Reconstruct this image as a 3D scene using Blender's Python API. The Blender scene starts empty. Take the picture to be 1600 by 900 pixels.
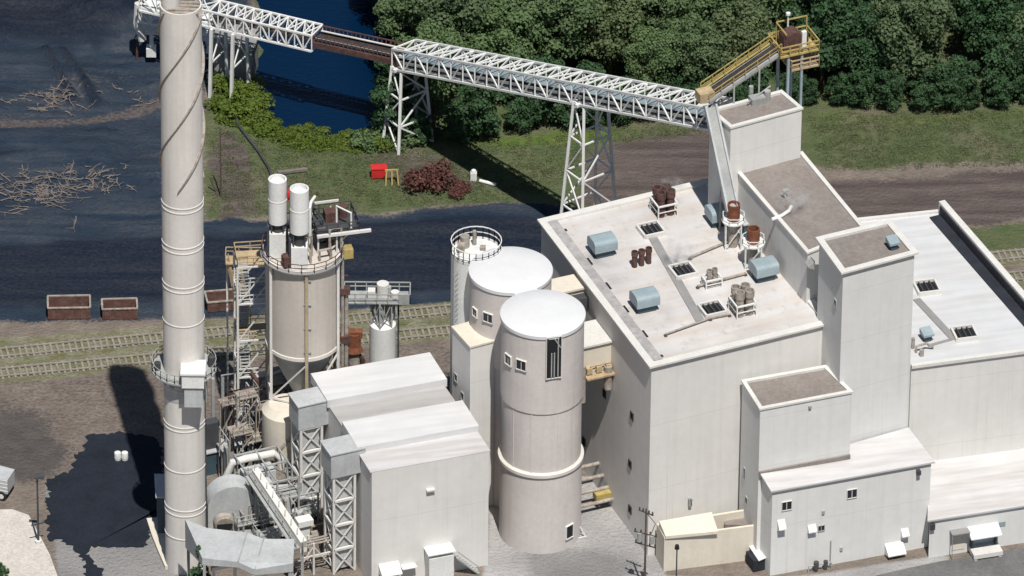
import bpy, bmesh, math, random
import numpy as np
from mathutils import Vector, Matrix, noise
random.seed(7)
R = math.radians
scene = bpy.context.scene
COL = scene.collection
# ---------------------------------------------------------------- camera (surveyed from the photograph)
PITCH, ROLL, FPX, DIST = R(33.5), R(0.67), 16000.0, 1120.0
FW = Vector((0, math.cos(PITCH), -math.sin(PITCH)))
_r = Vector((1, 0, 0)); _u = _r.cross(FW)
CR = _r*math.cos(ROLL) + _u*math.sin(ROLL)
CU = -_r*math.sin(ROLL) + _u*math.cos(ROLL)
CO = -FW*DIST
def ray(px, py):
    return (FW*FPX + CR*(px-800) - CU*(py-450)).normalized()
def W(px, py, z=0.0):
    """site-plan point: where the survey pixel meets the level z"""
    d = ray(px, py); t = (z-CO.z)/d.z
    return CO + d*t
def proj(p):
    d = Vector(p)-CO; k = d.dot(FW)
    return 800+FPX*d.dot(CR)/k, 450-FPX*d.dot(CU)/k
def upz(base, py):
    a, b = 0.0, 10.0
    for _ in range(8):
        ya = proj((base.x, base.y, a))[1]; yb = proj((base.x, base.y, b))[1]
        if abs(yb-ya) < 1e-9: break
        a, b = b, a+(py-ya)*(b-a)/(yb-ya)
    return b
def onwall(px, py, A, B):
    """point on the upright wall through plan points A, B"""
    n = Vector((B.y-A.y, A.x-B.x, 0)); d = ray(px, py)
    return CO + d*((Vector((A.x, A.y, 0))-CO).dot(n)/d.dot(n))
AZ = R(23.0)
U = Vector((math.cos(AZ), math.sin(AZ), 0)); V = Vector((math.sin(AZ), -math.cos(AZ), 0))
# ---------------------------------------------------------------- materials
def new_mat(name):
    m = bpy.data.materials.new(name); m.use_nodes = True
    nt = m.node_tree; b = nt.nodes['Principled BSDF']
    return m, nt, b
def N(nt, t, **kw):
    n = nt.nodes.new(t)
    for k, v in kw.items():
        if hasattr(n, k): setattr(n, k, v)
        else: n.inputs[k].default_value = v
    return n
def mixc(nt, fac, a, b, blend='MIX'):
    n = nt.nodes.new('ShaderNodeMix'); n.data_type = 'RGBA'; n.blend_type = blend
    for i, v in ((0, fac), (6, a), (7, b)):
        if hasattr(v, 'is_output'): nt.links.new(v, n.inputs[i])
        elif i == 0: n.inputs[0].default_value = v
        else: n.inputs[i].default_value = (*v[:3], 1)
    return n.outputs[2]
def pos(nt, sx=1, sy=1, sz=1):
    g = nt.nodes.new('ShaderNodeNewGeometry')
    mp = nt.nodes.new('ShaderNodeMapping'); mp.inputs['Scale'].default_value = (sx, sy, sz)
    nt.links.new(g.outputs['Position'], mp.inputs[0]); return mp.outputs[0]
def nz(nt, vec, scale, detail=4, lo=.35, hi=.65, rough=.55):
    n = N(nt, 'ShaderNodeTexNoise', Scale=scale, Detail=detail, Roughness=rough)
    nt.links.new(vec, n.inputs['Vector'])
    r = nt.nodes.new('ShaderNodeMapRange'); r.inputs[1].default_value = lo; r.inputs[2].default_value = hi
    nt.links.new(n.outputs['Fac'], r.inputs[0]); return r.outputs[0]
def bump(nt, b, h, strength=.3, dist=.05):
    n = N(nt, 'ShaderNodeBump', Strength=strength, Distance=dist)
    nt.links.new(h, n.inputs['Height']); nt.links.new(n.outputs[0], b.inputs['Normal'])
MATS = {}
def mat(name, base, rough=.7, metal=0, var=.18, scale=.6, streak=.0, tint=None, tintamt=.0, seams=0, bmp=.15, fine=.1, spec=.4):
    m, nt, b = new_mat(name)
    p = pos(nt)
    f = nz(nt, p, scale, 5, .3, .7)
    dark = tuple(c*(1-var) for c in base); lite = tuple(min(1, c*(1+var*.6)) for c in base)
    c = mixc(nt, f, dark, lite)
    f2 = nz(nt, p, scale*9, 3, .3, .7)
    c2 = mixc(nt, f2, (1-fine,)*3, (1+fine*.4,)*3); c = mixc(nt, 1.0, c, c2, 'MULTIPLY')
    if streak:
        s = nz(nt, pos(nt, 1.6, 1.6, .07), 1.0, 4, .48, .75)
        ml = N(nt, 'ShaderNodeMath', operation='MULTIPLY'); ml.inputs[1].default_value = streak
        nt.links.new(s, ml.inputs[0])
        c = mixc(nt, ml.outputs[0], c, tint or tuple(x*.55 for x in base))
    elif tint:
        s = nz(nt, p, scale*1.7+.13, 5, .45, .72)
        ml = N(nt, 'ShaderNodeMath', operation='MULTIPLY'); ml.inputs[1].default_value = tintamt
        nt.links.new(s, ml.inputs[0]); c = mixc(nt, ml.outputs[0], c, tint)
    if seams:
        wp = nz(nt, p, .045, 6, .42, .68, .6)
        ml = N(nt, 'ShaderNodeMath', operation='MULTIPLY'); ml.inputs[1].default_value = .22
        nt.links.new(wp, ml.inputs[0]); c = mixc(nt, ml.outputs[0], c, (base[0]*.80, base[1]*.765, base[2]*.74))
        sp = nz(nt, pos(nt, 3.2, 3.2, .035), 1.0, 3, .63, .74)
        ml = N(nt, 'ShaderNodeMath', operation='MULTIPLY'); ml.inputs[1].default_value = .3
        nt.links.new(sp, ml.inputs[0]); c = mixc(nt, ml.outputs[0], c, (base[0]*.62, base[1]*.55, base[2]*.48))
        g = nt.nodes.new('ShaderNodeNewGeometry'); sx = nt.nodes.new('ShaderNodeSeparateXYZ')
        nt.links.new(g.outputs['Position'], sx.inputs[0])
        md = N(nt, 'ShaderNodeMath', operation='PINGPONG'); md.inputs[1].default_value = seams
        nt.links.new(sx.outputs['Z'], md.inputs[0])
        lt = N(nt, 'ShaderNodeMath', operation='LESS_THAN'); lt.inputs[1].default_value = .035
        nt.links.new(md.outputs[0], lt.inputs[0])
        ml = N(nt, 'ShaderNodeMath', operation='MULTIPLY'); ml.inputs[1].default_value = .28
        nt.links.new(lt.outputs[0], ml.inputs[0])
        c = mixc(nt, ml.outputs[0], c, tuple(x*.5 for x in base))
    nt.links.new(c, b.inputs['Base Color'])
    b.inputs['Roughness'].default_value = rough; b.inputs['Metallic'].default_value = metal
    b.inputs['Specular IOR Level'].default_value = spec
    if bmp: bump(nt, b, f2, bmp, .04)
    MATS[name] = m; return m
mat('panel_wall', (.685, .672, .645), .75, var=.06, scale=.10, streak=.13, tint=(.33, .29, .25), seams=4.1, fine=.04)
mat('panel_wall_pale', (.69, .69, .672), .75, var=.05, scale=.12, streak=.11, tint=(.36, .32, .28), seams=3.1, fine=.04)
mat('concrete_silo', (.605, .56, .535), .8, var=.08, scale=.22, streak=.25, tint=(.40, .35, .31), fine=.06)
mat('chimney_steel', (.665, .635, .595), .6, var=.08, scale=.2, streak=.22, tint=(.36, .31, .26), fine=.04)
mat('cream_wall', (.66, .605, .51), .8, var=.07, scale=.2, streak=.2, tint=(.4, .33, .24), fine=.05)
mat('white_paint', (.74, .74, .72), .55, var=.08, scale=.5, streak=.1, tint=(.45, .42, .38))
mat('white_roof', (.70, .70, .695), .6, var=.07, scale=.25, tint=(.56, .54, .52), tintamt=.45, fine=.03)
mat('coping', (.66, .645, .61), .6, var=.08, scale=.5)
mat('gravel_roof', (.235, .205, .185), .9, var=.10, scale=.25, fine=.2, tint=(.28, .26, .24), tintamt=.4)
mat('grey_steel', (.36, .37, .36), .55, .0, var=.2, scale=.5, streak=.3, tint=(.2, .19, .17))
mat('duct_grey', (.455, .47, .475), .6, 0, var=.14, scale=.35, streak=.25, tint=(.24, .22, .2))
mat('dark_steel', (.06, .062, .068), .6, 0, var=.3, scale=.8)
mat('black_void', (.012, .013, .016), .8, var=.2)
mat('vent_blue', (.29, .36, .39), .5, 0, var=.12, scale=.6, streak=.15, tint=(.2, .22, .22))
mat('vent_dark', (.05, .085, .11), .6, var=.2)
mat('rust', (.22, .075, .035), .85, var=.35, scale=1.2, tint=(.09, .04, .03), tintamt=.8)
mat('rust_dark', (.085, .045, .04), .85, var=.35, scale=1.2, tint=(.2, .1, .07), tintamt=.5)
mat('container_red', (.12, .055, .045), .8, var=.3, scale=.9, tint=(.16, .12, .1), tintamt=.7)
mat('tan_steel', (.46, .36, .22), .7, var=.2, scale=.8, tint=(.25, .13, .07), tintamt=.4)
mat('yellow_paint', (.44, .34, .12), .6, var=.25, scale=.9, tint=(.25, .17, .08), tintamt=.6)
mat('red_paint', (.55, .03, .03), .5, var=.15)
mat('glass_dark', (.02, .024, .03), .15, var=.2, bmp=0, spec=.6)
mat('walkway', (.27, .265, .26), .85, var=.15)
mat('edge_grey', (.40, .385, .38), .85, var=.25, scale=.7, tint=(.2, .18, .17), tintamt=.5)
mat('matte_black', (.022, .026, .036), .8, var=.3)
mat('wood_dark', (.10, .075, .06), .9, var=.3, scale=2)
mat('wood_dead', (.185, .16, .145), .9, var=.25, scale=2)
mat('bark', (.09, .07, .05), .9, var=.3, scale=2)
mat('rail_steel', (.30, .26, .23), .6, .0, var=.25)
mat('sleeper', (.25, .235, .19), .9, var=.3, scale=1.5)
mat('tank_beige', (.52, .475, .425), .7, var=.08, scale=.2, streak=.3, tint=(.34, .28, .22), fine=.05)
mat('cap_white', (.655, .66, .665), .55, var=.03, scale=.3, tint=(.7, .69, .67), tintamt=.3, fine=.03)
mat('ring_concrete', (.66, .62, .57), .8, var=.1, scale=.5)
mat('ballast', (.27, .25, .205), .95, var=.3, scale=.8, fine=.3, tint=(.13, .15, .05), tintamt=.75)
mat('rubber', (.02, .02, .02), .9, var=.1)
mat('belt_black', (.03, .028, .03), .8, var=.3, scale=1.5, tint=(.12, .07, .05), tintamt=.5)
mat('stained_pipe', (.36, .33, .29), .6, var=.25, scale=1.3, tint=(.18, .1, .06), tintamt=.7)
def roof_mat():
    m, nt, b = new_mat('stained_white_roof')
    ca, sa = math.cos(-AZ), math.sin(-AZ)
    g = nt.nodes.new('ShaderNodeNewGeometry')
    mp = nt.nodes.new('ShaderNodeMapping'); mp.inputs['Rotation'].default_value = (0, 0, -AZ); mp.inputs['Scale'].default_value = (1, 1, 1)
    nt.links.new(g.outputs['Position'], mp.inputs[0])
    mp2 = nt.nodes.new('ShaderNodeMapping'); mp2.inputs['Scale'].default_value = (.10, .9, 1); nt.links.new(mp.outputs[0], mp2.inputs[0])
    s = nz(nt, mp2.outputs[0], .8, 4, .42, .72)
    s2 = nz(nt, mp.outputs[0], .35, 5, .35, .7)
    s3 = nz(nt, mp.outputs[0], .13, 4, .45, .75)
    c = mixc(nt, s2, (.53, .515, .50), (.61, .60, .595))
    ml = N(nt, 'ShaderNodeMath', operation='MULTIPLY'); ml.inputs[1].default_value = .5; nt.links.new(s, ml.inputs[0])
    c = mixc(nt, ml.outputs[0], c, (.50, .40, .31))
    ml = N(nt, 'ShaderNodeMath', operation='MULTIPLY'); ml.inputs[1].default_value = .4; nt.links.new(s3, ml.inputs[0])
    c = mixc(nt, ml.outputs[0], c, (.40, .365, .35))
    s4 = nz(nt, mp.outputs[0], 1.1, 6, .56, .78, .65); ml = N(nt, 'ShaderNodeMath', operation='MULTIPLY'); ml.inputs[1].default_value = .6; nt.links.new(s4, ml.inputs[0])
    c = mixc(nt, ml.outputs[0], c, (.32, .26, .22))
    # soot blown out of the ventilators and along the far edge
    for px, py, rad, k in ((935, 405, 3.6, .5), (1020, 500, 3.2, .5), (1046, 425, 3.0, .3), (955, 440, 4.5, .35), (1195, 450, 2.0, .3), (1150, 500, 2.2, .3), (1030, 345, 2.5, .3)):
        q = W(px, py, 23.4)
        vm = N(nt, 'ShaderNodeVectorMath', operation='DISTANCE'); nt.links.new(g.outputs['Position'], vm.inputs[0]); vm.inputs[1].default_value = q
        mr = nt.nodes.new('ShaderNodeMapRange'); mr.inputs[1].default_value = rad; mr.inputs[2].default_value = rad*.15; mr.inputs[3].default_value = 0; mr.inputs[4].default_value = k*1.5
        nt.links.new(vm.outputs['Value'], mr.inputs[0])
        ml = N(nt, 'ShaderNodeMath', operation='MULTIPLY'); nt.links.new(mr.outputs[0], ml.inputs[0]); nt.links.new(s2, ml.inputs[1]); ml.use_clamp = True
        c = mixc(nt, ml.outputs[0], c, (.20, .185, .18))
    # membrane seams, 3 m apart
    sx = nt.nodes.new('ShaderNodeSeparateXYZ'); nt.links.new(mp.outputs[0], sx.inputs[0])
    md = N(nt, 'ShaderNodeMath', operation='PINGPONG'); md.inputs[1].default_value = 1.5; nt.links.new(sx.outputs['Y'], md.inputs[0])
    lt = N(nt, 'ShaderNodeMath', operation='LESS_THAN'); lt.inputs[1].default_value = .05; nt.links.new(md.outputs[0], lt.inputs[0])
    ml = N(nt, 'ShaderNodeMath', operation='MULTIPLY'); ml.inputs[1].default_value = .25; nt.links.new(lt.outputs[0], ml.inputs[0])
    c = mixc(nt, ml.outputs[0], c, (.45, .41, .37))
    nt.links.new(c, b.inputs['Base Color']); b.inputs['Roughness'].default_value = .7
    MATS['stained_white_roof'] = m
roof_mat()
def wing_roof_mat(name, base, lo, k):
    m, nt, b = new_mat(name)
    g = nt.nodes.new('ShaderNodeNewGeometry')
    mp = nt.nodes.new('ShaderNodeMapping'); mp.inputs['Rotation'].default_value = (0, 0, -R(14))
    nt.links.new(g.outputs['Position'], mp.inputs[0])
    mp2 = nt.nodes.new('ShaderNodeMapping'); mp2.inputs['Scale'].default_value = (.12, 1.2, 1); nt.links.new(mp.outputs[0], mp2.inputs[0])
    s = nz(nt, mp2.outputs[0], .9, 4, .4, .75); s2 = nz(nt, mp.outputs[0], .4, 5, .35, .7)
    c = mixc(nt, s2, tuple(x*.93 for x in base), base)
    ml = N(nt, 'ShaderNodeMath', operation='MULTIPLY'); ml.inputs[1].default_value = k; nt.links.new(s, ml.inputs[0])
    c = mixc(nt, ml.outputs[0], c, lo)
    nt.links.new(c, b.inputs['Base Color']); b.inputs['Roughness'].default_value = .65
    MATS[name] = m
wing_roof_mat('wing_roof', (.59, .60, .61), (.44, .42, .40), .6)
wing_roof_mat('metal_roof', (.56, .55, .545), (.40, .365, .345), .85)
wing_roof_mat('bright_metal_roof', (.63, .63, .63), (.47, .45, .44), .6)
wing_roof_mat('dull_metal_roof', (.42, .41, .40), (.31, .29, .275), .75)
def leaf_mat(name, c0, c1, c2):
    m, nt, b = new_mat(name)
    oi = nt.nodes.new('ShaderNodeObjectInfo')
    a = nt.nodes.new('ShaderNodeAttribute'); a.attribute_name = 'tone'
    c = mixc(nt, a.outputs['Fac'], c0, c1)
    ml = N(nt, 'ShaderNodeMath', operation='MULTIPLY'); ml.inputs[1].default_value = .7
    nt.links.new(oi.outputs['Random'], ml.inputs[0])
    c = mixc(nt, ml.outputs[0], c, c2)
    nt.links.new(c, b.inputs['Base Color'])
    b.inputs['Roughness'].default_value = .65; b.inputs['Specular IOR Level'].default_value = .25
    tr = N(nt, 'ShaderNodeBsdfTranslucent'); nt.links.new(c, tr.inputs[0])
    mx = nt.nodes.new('ShaderNodeMixShader'); mx.inputs[0].default_value = .35
    nt.links.new(b.outputs[0], mx.inputs[1]); nt.links.new(tr.outputs[0], mx.inputs[2])
    nt.links.new(mx.outputs[0], nt.nodes['Material Output'].inputs[0])
    MATS[name] = m
leaf_mat('leaf_mid', (.10, .165, .07), (.17, .25, .105), (.115, .158, .082))
leaf_mat('leaf_dark', (.040, .092, .042), (.080, .155, .066), (.06, .115, .052))
leaf_mat('leaf_grass', (.10, .135, .055), (.17, .195, .09), (.13, .15, .075))
leaf_mat('leaf_light', (.105, .150, .068), (.165, .215, .095), (.13, .165, .085))
leaf_mat('leaf_bright', (.065, .115, .018), (.16, .22, .035), (.11, .15, .03))
leaf_mat('leaf_red', (.09, .04, .04), (.22, .10, .075), (.16, .07, .06))
# ---------------------------------------------------------------- mesh builder
class MB:
    def __init__(s): s.v = []; s.f = []; s.m = []; s.sm = []; s.mi = 0; s.smooth = False
    def add(s, vs, fs):
        o = len(s.v); s.v += [tuple(v) for v in vs]
        for f in fs: s.f.append(tuple(i+o for i in f)); s.m.append(s.mi); s.sm.append(s.smooth)
        return s
    def box(s, c, d, rz=0):
        x, y, z = (q/2 for q in d); cs, sn = math.cos(rz), math.sin(rz)
        vs = []
        for k in (-z, z):
            for i, j in ((-x, -y), (x, -y), (x, y), (-x, y)):
                vs.append((c[0]+i*cs-j*sn, c[1]+i*sn+j*cs, c[2]+k))
        return s.add(vs, [(3, 2, 1, 0), (4, 5, 6, 7), (0, 1, 5, 4), (1, 2, 6, 5), (2, 3, 7, 6), (3, 0, 4, 7)])
    def bx(s, x0, x1, y0, y1, z0, z1): return s.box(((x0+x1)/2, (y0+y1)/2, (z0+z1)/2), (x1-x0, y1-y0, z1-z0))
    def prism(s, pts, z0, z1, top=True, bot=False):
        """pts: plan polygon (CCW); z1 a number or one per corner"""
        n = len(pts); zt = z1 if hasattr(z1, '__len__') else [z1]*n
        zb = z0 if hasattr(z0, '__len__') else [z0]*n
        vs = [(p[0], p[1], zb[i]) for i, p in enumerate(pts)]+[(p[0], p[1], zt[i]) for i, p in enumerate(pts)]
        fs = [(i, (i+1) % n, n+(i+1) % n, n+i) for i in range(n)]
        if top: fs.append(tuple(range(n, 2*n)))
        if bot: fs.append(tuple(range(n-1, -1, -1)))
        return s.add(vs, fs)
    def bar(s, a, b, w=.2, h=None, up=(0, 0, 1)):
        a, b = Vector(a), Vector(b); h = h or w; d = (b-a)
        if d.length < 1e-6: return s
        d.normalize(); x = d.cross(Vector(up))
        if x.length < 1e-4: x = d.cross(Vector((1, 0, 0)))
        x.normalize(); y = x.cross(d).normalized()
        vs = []
        for p in (a, b):
            for i, j in ((-1, -1), (1, -1), (1, 1), (-1, 1)): vs.append(p+x*(i*w/2)+y*(j*h/2))
        return s.add(vs, [(0, 3, 2, 1), (4, 5, 6, 7), (0, 1, 5, 4), (1, 2, 6, 5), (2, 3, 7, 6), (3, 0, 4, 7)])
    def cyl(s, a, b, r0, r1=None, n=16, cap=True, smooth=True):
        a, b = Vector(a), Vector(b); r1 = r0 if r1 is None else r1; d = (b-a).normalized()
        x = d.cross(Vector((0, 0, 1)))
        if x.length < 1e-4: x = Vector((1, 0, 0))
        x.normalize(); y = d.cross(x)
        vs = []
        for p, r in ((a, r0), (b, r1)):
            for i in range(n):
                t = 2*math.pi*i/n; vs.append(p+x*(r*math.cos(t))+y*(r*math.sin(t)))
        o = s.smooth; s.smooth = smooth
        s.add(vs, [(i, (i+1) % n, n+(i+1) % n, n+i) for i in range(n)])
        s.smooth = False
        if cap:
            s.add(vs[:n], [tuple(range(n-1, -1, -1))]); s.add(vs[n:], [tuple(range(n))])
        s.smooth = o; return s
    def lathe(s, c, prof, n=48, a0=0, a1=2*math.pi):
        full = abs(a1-a0-2*math.pi) < 1e-6; k = n if full else n+1
        vs = []
        for r, z in prof:
            for i in range(k):
                t = a0+(a1-a0)*i/n; vs.append((c[0]+r*math.cos(t), c[1]+r*math.sin(t), c[2]+z))
        fs = []
        for j in range(len(prof)-1):
            for i in range(n):
                i2 = (i+1) % k
                fs.append((j*k+i, j*k+i2, (j+1)*k+i2, (j+1)*k+i))
        o = s.smooth; s.smooth = True; s.add(vs, fs); s.smooth = o; return s
    def tube(s, pts, r, n=8, r1=None):
        pts = [Vector(p) for p in pts]; m = len(pts); vs = []; x = None
        for i, p in enumerate(pts):
            d = (pts[min(i+1, m-1)]-pts[max(i-1, 0)]).normalized()
            if x is None:
                x = d.cross(Vector((0, 0, 1)))
                if x.length < 1e-3: x = Vector((1, 0, 0))
            x = (x-d*x.dot(d)).normalized(); y = d.cross(x)
            rr = r if r1 is None else r+(r1-r)*i/(m-1)
            for k in range(n):
                t = 2*math.pi*k/n; vs.append(p+x*(rr*math.cos(t))+y*(rr*math.sin(t)))
        fs = [(j*n+i, j*n+(i+1) % n, (j+1)*n+(i+1) % n, (j+1)*n+i) for j in range(m-1) for i in range(n)]
        o = s.smooth; s.smooth = True; s.add(vs, fs); s.smooth = False
        s.add(vs[:n], [tuple(range(n-1, -1, -1))]); s.add(vs[-n:], [tuple(range(n))]); s.smooth = o
        return s
    def rail(s, pts, h=1.05, w=.05, step=1.5, closed=False, mid=True):
        pts = [Vector(p) for p in pts]
        if closed: pts = pts+[pts[0]]
        for a, b in zip(pts, pts[1:]):
            n = max(1, round((b-a).length/step))
            for i in range(n+1):
                p = a.lerp(b, i/n); s.bar(p, p+Vector((0, 0, h)), w)
            z = Vector((0, 0, h)); s.bar(a+z, b+z, w); 
            if mid: s.bar(a+z*.55, b+z*.55, w*.8)
        return s
    def build(s, name, mats, parent=None, origin=None):
        me = bpy.data.meshes.new(name)
        o = Vector((0, 0, 0)) if origin is None else Vector(origin)
        me.from_pydata([(v[0]-o.x, v[1]-o.y, v[2]-o.z) for v in s.v], [], s.f)
        for k in (mats if isinstance(mats, (list, tuple)) else [mats]): me.materials.append(MATS[k] if isinstance(k, str) else k)
        me.polygons.foreach_set('material_index', s.m); me.polygons.foreach_set('use_smooth', s.sm)
        me.update()
        if any(s.sm): me.set_sharp_from_angle(angle=R(32))
        ob = bpy.data.objects.new(name, me); COL.objects.link(ob)
        if parent is not None: ob.parent = parent
        if origin is not None and parent is None: ob.location = o
        return ob
def tag(o, label=None, cat=None, group=None, kind=None):
    if label: o['label'] = label
    if cat: o['category'] = cat
    if group: o['group'] = group
    if kind: o['kind'] = kind
    return o
def thing(name, label, cat, loc=(0, 0, 0), rz=0, group=None):
    o = bpy.data.objects.new(name, None); COL.objects.link(o); o.empty_display_size = .5
    o.location = loc; o.rotation_euler = (0, 0, rz); return tag(o, label, cat, group)
def dup(root, loc, rz=None, label=None, scale=None):
    r = root.copy(); COL.objects.link(r); r.location = loc
    if rz is not None: r.rotation_euler = (0, 0, rz)
    if scale is not None: r.scale = scale if hasattr(scale, '__len__') else (scale,)*3
    if label: r['label'] = label
    def rec(a, b):
        for ch in list(a.children):
            c = ch.copy(); COL.objects.link(c); c.parent = b; rec(ch, c)
    rec(root, r); return r
def world_part(mb, name, m, root):
    """a part whose coordinates are site coordinates"""
    M = Matrix.Identity(4); q = root
    while q is not None:
        M = (Matrix.Translation(q.location) @ Matrix.Rotation(q.rotation_euler.z, 4, 'Z')) @ M; q = q.parent
    M = M.inverted(); mb.v = [tuple(M @ Vector(v)) for v in mb.v]
    return mb.build(name, m, root)
def offset(pts, d):
    n = len(pts); out = []
    for i in range(n):
        p0, p1, p2 = (Vector(pts[(i+k) % n][:2]) for k in (-1, 0, 1))
        e1 = (p1-p0).normalized(); e2 = (p2-p1).normalized()
        n1 = Vector((e1.y, -e1.x)); n2 = Vector((e2.y, -e2.x))
        k = n1+n2; k = k/max(.2, k.dot(n1))
        out.append((p1.x+k.x*d, p1.y+k.y*d))
    return out
def ccw(pts):
    a = sum(pts[i][0]*pts[(i+1) % len(pts)][1]-pts[(i+1) % len(pts)][0]*pts[i][1] for i in range(len(pts)))
    return pts if a > 0 else pts[::-1]
def block(name, label, corners, z, z0=0, wall='panel_wall', roof='gravel_roof', out=.14, ins=.32, curb=.28, cop='coping', cat='building', roofz=None):
    """walls + coping + sunk flat roof from plan corners"""
    pts = ccw([(p[0], p[1]) for p in corners]); zs = z if hasattr(z, '__len__') else None
    root = thing(name, label, cat, (sum(p[0] for p in pts)/len(pts), sum(p[1] for p in pts)/len(pts), z0))
    zt = z if zs is None else zs
    dz = lambda q: [a+q for a in zt] if zs is not None else zt+q
    w = MB(); w.prism(pts, z0, dz(-.22), top=False); world_part(w, 'wall', wall, root)
    n = len(pts); o = offset(pts, out); i_ = offset(pts, -ins)
    c = MB(); zz = zt if zs is not None else [zt]*n
    vs = [(*o[k], zz[k]-.22) for k in range(n)]+[(*o[k], zz[k]) for k in range(n)]+[(*i_[k], zz[k]) for k in range(n)]+[(*i_[k], zz[k]-curb-.1) for k in range(n)]+[(*pts[k], zz[k]-.22) for k in range(n)]
    fs = []
    for k in range(n):
        q = (k+1) % n
        fs += [(k, q, n+q, n+k), (n+k, n+q, 2*n+q, 2*n+k), (2*n+k, 2*n+q, 3*n+q, 3*n+k), (4*n+k, 4*n+q, q, k)]
    c.add(vs, fs); world_part(c, 'coping', cop, root)
    r = MB(); r.add([(*i_[k], zz[k]-curb) for k in range(n)], [tuple(range(n))]); world_part(r, 'roof', roof, root)
    return root
def facing(A, B):
    """outward horizontal normal of wall A->B that looks at the camera, and along-vector"""
    t = Vector((B.x-A.x, B.y-A.y, 0)).normalized(); n = Vector((t.y, -t.x, 0))
    if n.dot(CO-A) < 0: n = -n
    return t, n
def window(root, px, py, A, B, w, h, name='window', bars=1, frame='coping', pane='glass_dark', fw=.055):
    c = onwall(px, py, A, B); t, n = facing(A, B); rz = math.atan2(t.y, t.x)
    m = MB(); f = fw
    for sx in (-1, 1): m.box(c+t*(sx*(w/2-f/2))+n*.03, (f, .16, h), rz)
    for sz in (-1, 1): m.box(c+Vector((0, 0, sz*(h/2-f/2)))+n*.03, (w-2*f, .16, f), rz)
    for k in range(bars): m.box(c+t*((k+1)/(bars+1)-.5)*w+n*.02, (.07, .1, h-2*f), rz)
    fo = world_part(m, name, frame, root)
    p = MB(); p.box(c+n*.012, (w-2*f, .02, h-2*f), rz); world_part(p, 'pane', pane, fo)
    return fo
def hood(root, px, py, A, B, w=1.0, h=.9, d=.8, m='white_paint', void=True, name='wall_vent'):
    """sloping hood proud of a wall with a dark louvre under it"""
    c = onwall(px, py, A, B); t, n = facing(A, B)
    b = MB()
    def q(a, k, z): return c+t*a+n*k+Vector((0, 0, z))
    x = w/2
    vs = [q(-x, 0, h/2), q(x, 0, h/2), q(x, d, -h*.1), q(-x, d, -h*.1), q(-x, 0, h/2-.1), q(x, 0, h/2-.1), q(x, d, -h*.1-.12), q(-x, d, -h*.1-.12)]
    b.add(vs, [(0, 3, 2, 1), (4, 5, 6, 7), (2, 3, 7, 6), (0, 4, 7, 3), (1, 2, 6, 5)])
    for sx in (-x, x): b.add([q(sx, 0.01, h/2-.1), q(sx, d-.03, -h*.1-.12), q(sx, .01, -h/2)], [(0, 1, 2)])
    o = world_part(b, name, m, root)
    if void:
        v = MB(); v.box(c+n*.04+Vector((0, 0, -h*.22)), (w*.9, .06, h*.56), math.atan2(t.y, t.x)); world_part(v, 'louvre', 'dark_steel', o)
    return o
# ================================================================ buildings of the plant
# ---- process building
gD = W(1011, 868)
zM = upz(gD, 570)
A_, B_, C_, D_ = W(846, 344, zM), W(1107, 281, zM), W(1296.5, 502, zM), W(1018, 570, zM)
main = block('process_building', 'tall beige process building with a big stained white flat roof', [A_, D_, C_, B_], zM, roof='stained_white_roof', out=.36, ins=.5, curb=.3)
for k, (px, py) in enumerate([(988, 650), (985, 725), (985, 796), (913, 690), (945, 615)]):
    window(main, px, py, A_, D_, .75, .95, name='wall_opening', bars=0, frame='dark_steel', pane='black_void', fw=.05)
m = MB(); c = onwall(1077, 783, D_, C_); t, n = facing(D_, C_)
m.box(c+n*.18, (.35, .35, .9), math.atan2(t.y, t.x)); m.bar(c+n*.18+Vector((0, 0, .45)), c+n*.9+Vector((0, 0, .7)), .1)
world_part(m, 'wall_lamp', 'grey_steel', main)
# downpipe on the front-right and thin black patches along the left parapet
m = MB()
for s in (.08, .3, .47, .63, .8, .95):
    p = A_.lerp(D_, s)+U*1.75; m.box((p.x, p.y, zM-.24), (.35, 1.3 if s not in (.08, .95) else .4, .06), AZ-math.pi/2+math.pi/2)
world_part(m, 'roof_dark_patch', 'black_void', main)
m = MB(); a_ = A_+U*1.0-Vector((0, 0, .12)); d_ = D_+U*1.0-Vector((0, 0, .12)); m.bar(a_-V*-.6, d_-V*.6, 1.1, .26); world_part(m, 'edge_strip', 'edge_grey', main)
# raised kerb strip of the roof walkway
def onroof(px, py, z): return W(px, py, z)
zR = zM-.3
m = MB()
a, b = onroof(1020, 372, zR), onroof(1094, 502, zR)
m.bar(a+Vector((0, 0, .06)), b+Vector((0, 0, .06)), .95, .12)
world_part(m, 'roof_walkway', 'walkway', main)
# ---- coal bunker bay behind, head house on it
zB = 30.4
bunker = block('bunker_bay', 'long bunker bay with brown gravel roof behind the white-roofed process building', [W(1148, 262, zB), W(1253, 237, zB), W(1352, 357, zB), W(1262, 394, zB)], zB, out=.12)
# left wall stands on the process building's edge
bL0, bL1 = W(1148, 262, zB), W(1262, 394, zB)
hood(bunker, 1270, 411, bL0, bL1, 1.0, 1.0, .7, 'grey_steel')
zH = zB+6.0
hA, hB, hC, hD = W(1109.5, 171, zH), W(1221, 141, zH), W(1253, 168, zH), W(1142, 198, zH)
head = block('head_house', 'small beige head house, the highest block, where the conveyor ends', [hA, hD, hC, hB], zH, out=.12)
# ---- stair tower
zT = 33.9
tA, tB, tC, tD = W(1280.5, 372, zT), W(1389, 346, zT), W(1429, 393, zT), W(1317.5, 423, zT)
tower = block('stair_tower', 'tall slim beige tower with brown roof and one small grey roof vent', [tA, tD, tC, tB], zT, out=.34, ins=.35, wall='panel_wall_pale')
window(tower, 1306, 474, tA, tD, .6, 1.0, bars=0, frame='grey_steel', name='slot_window')
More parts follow.
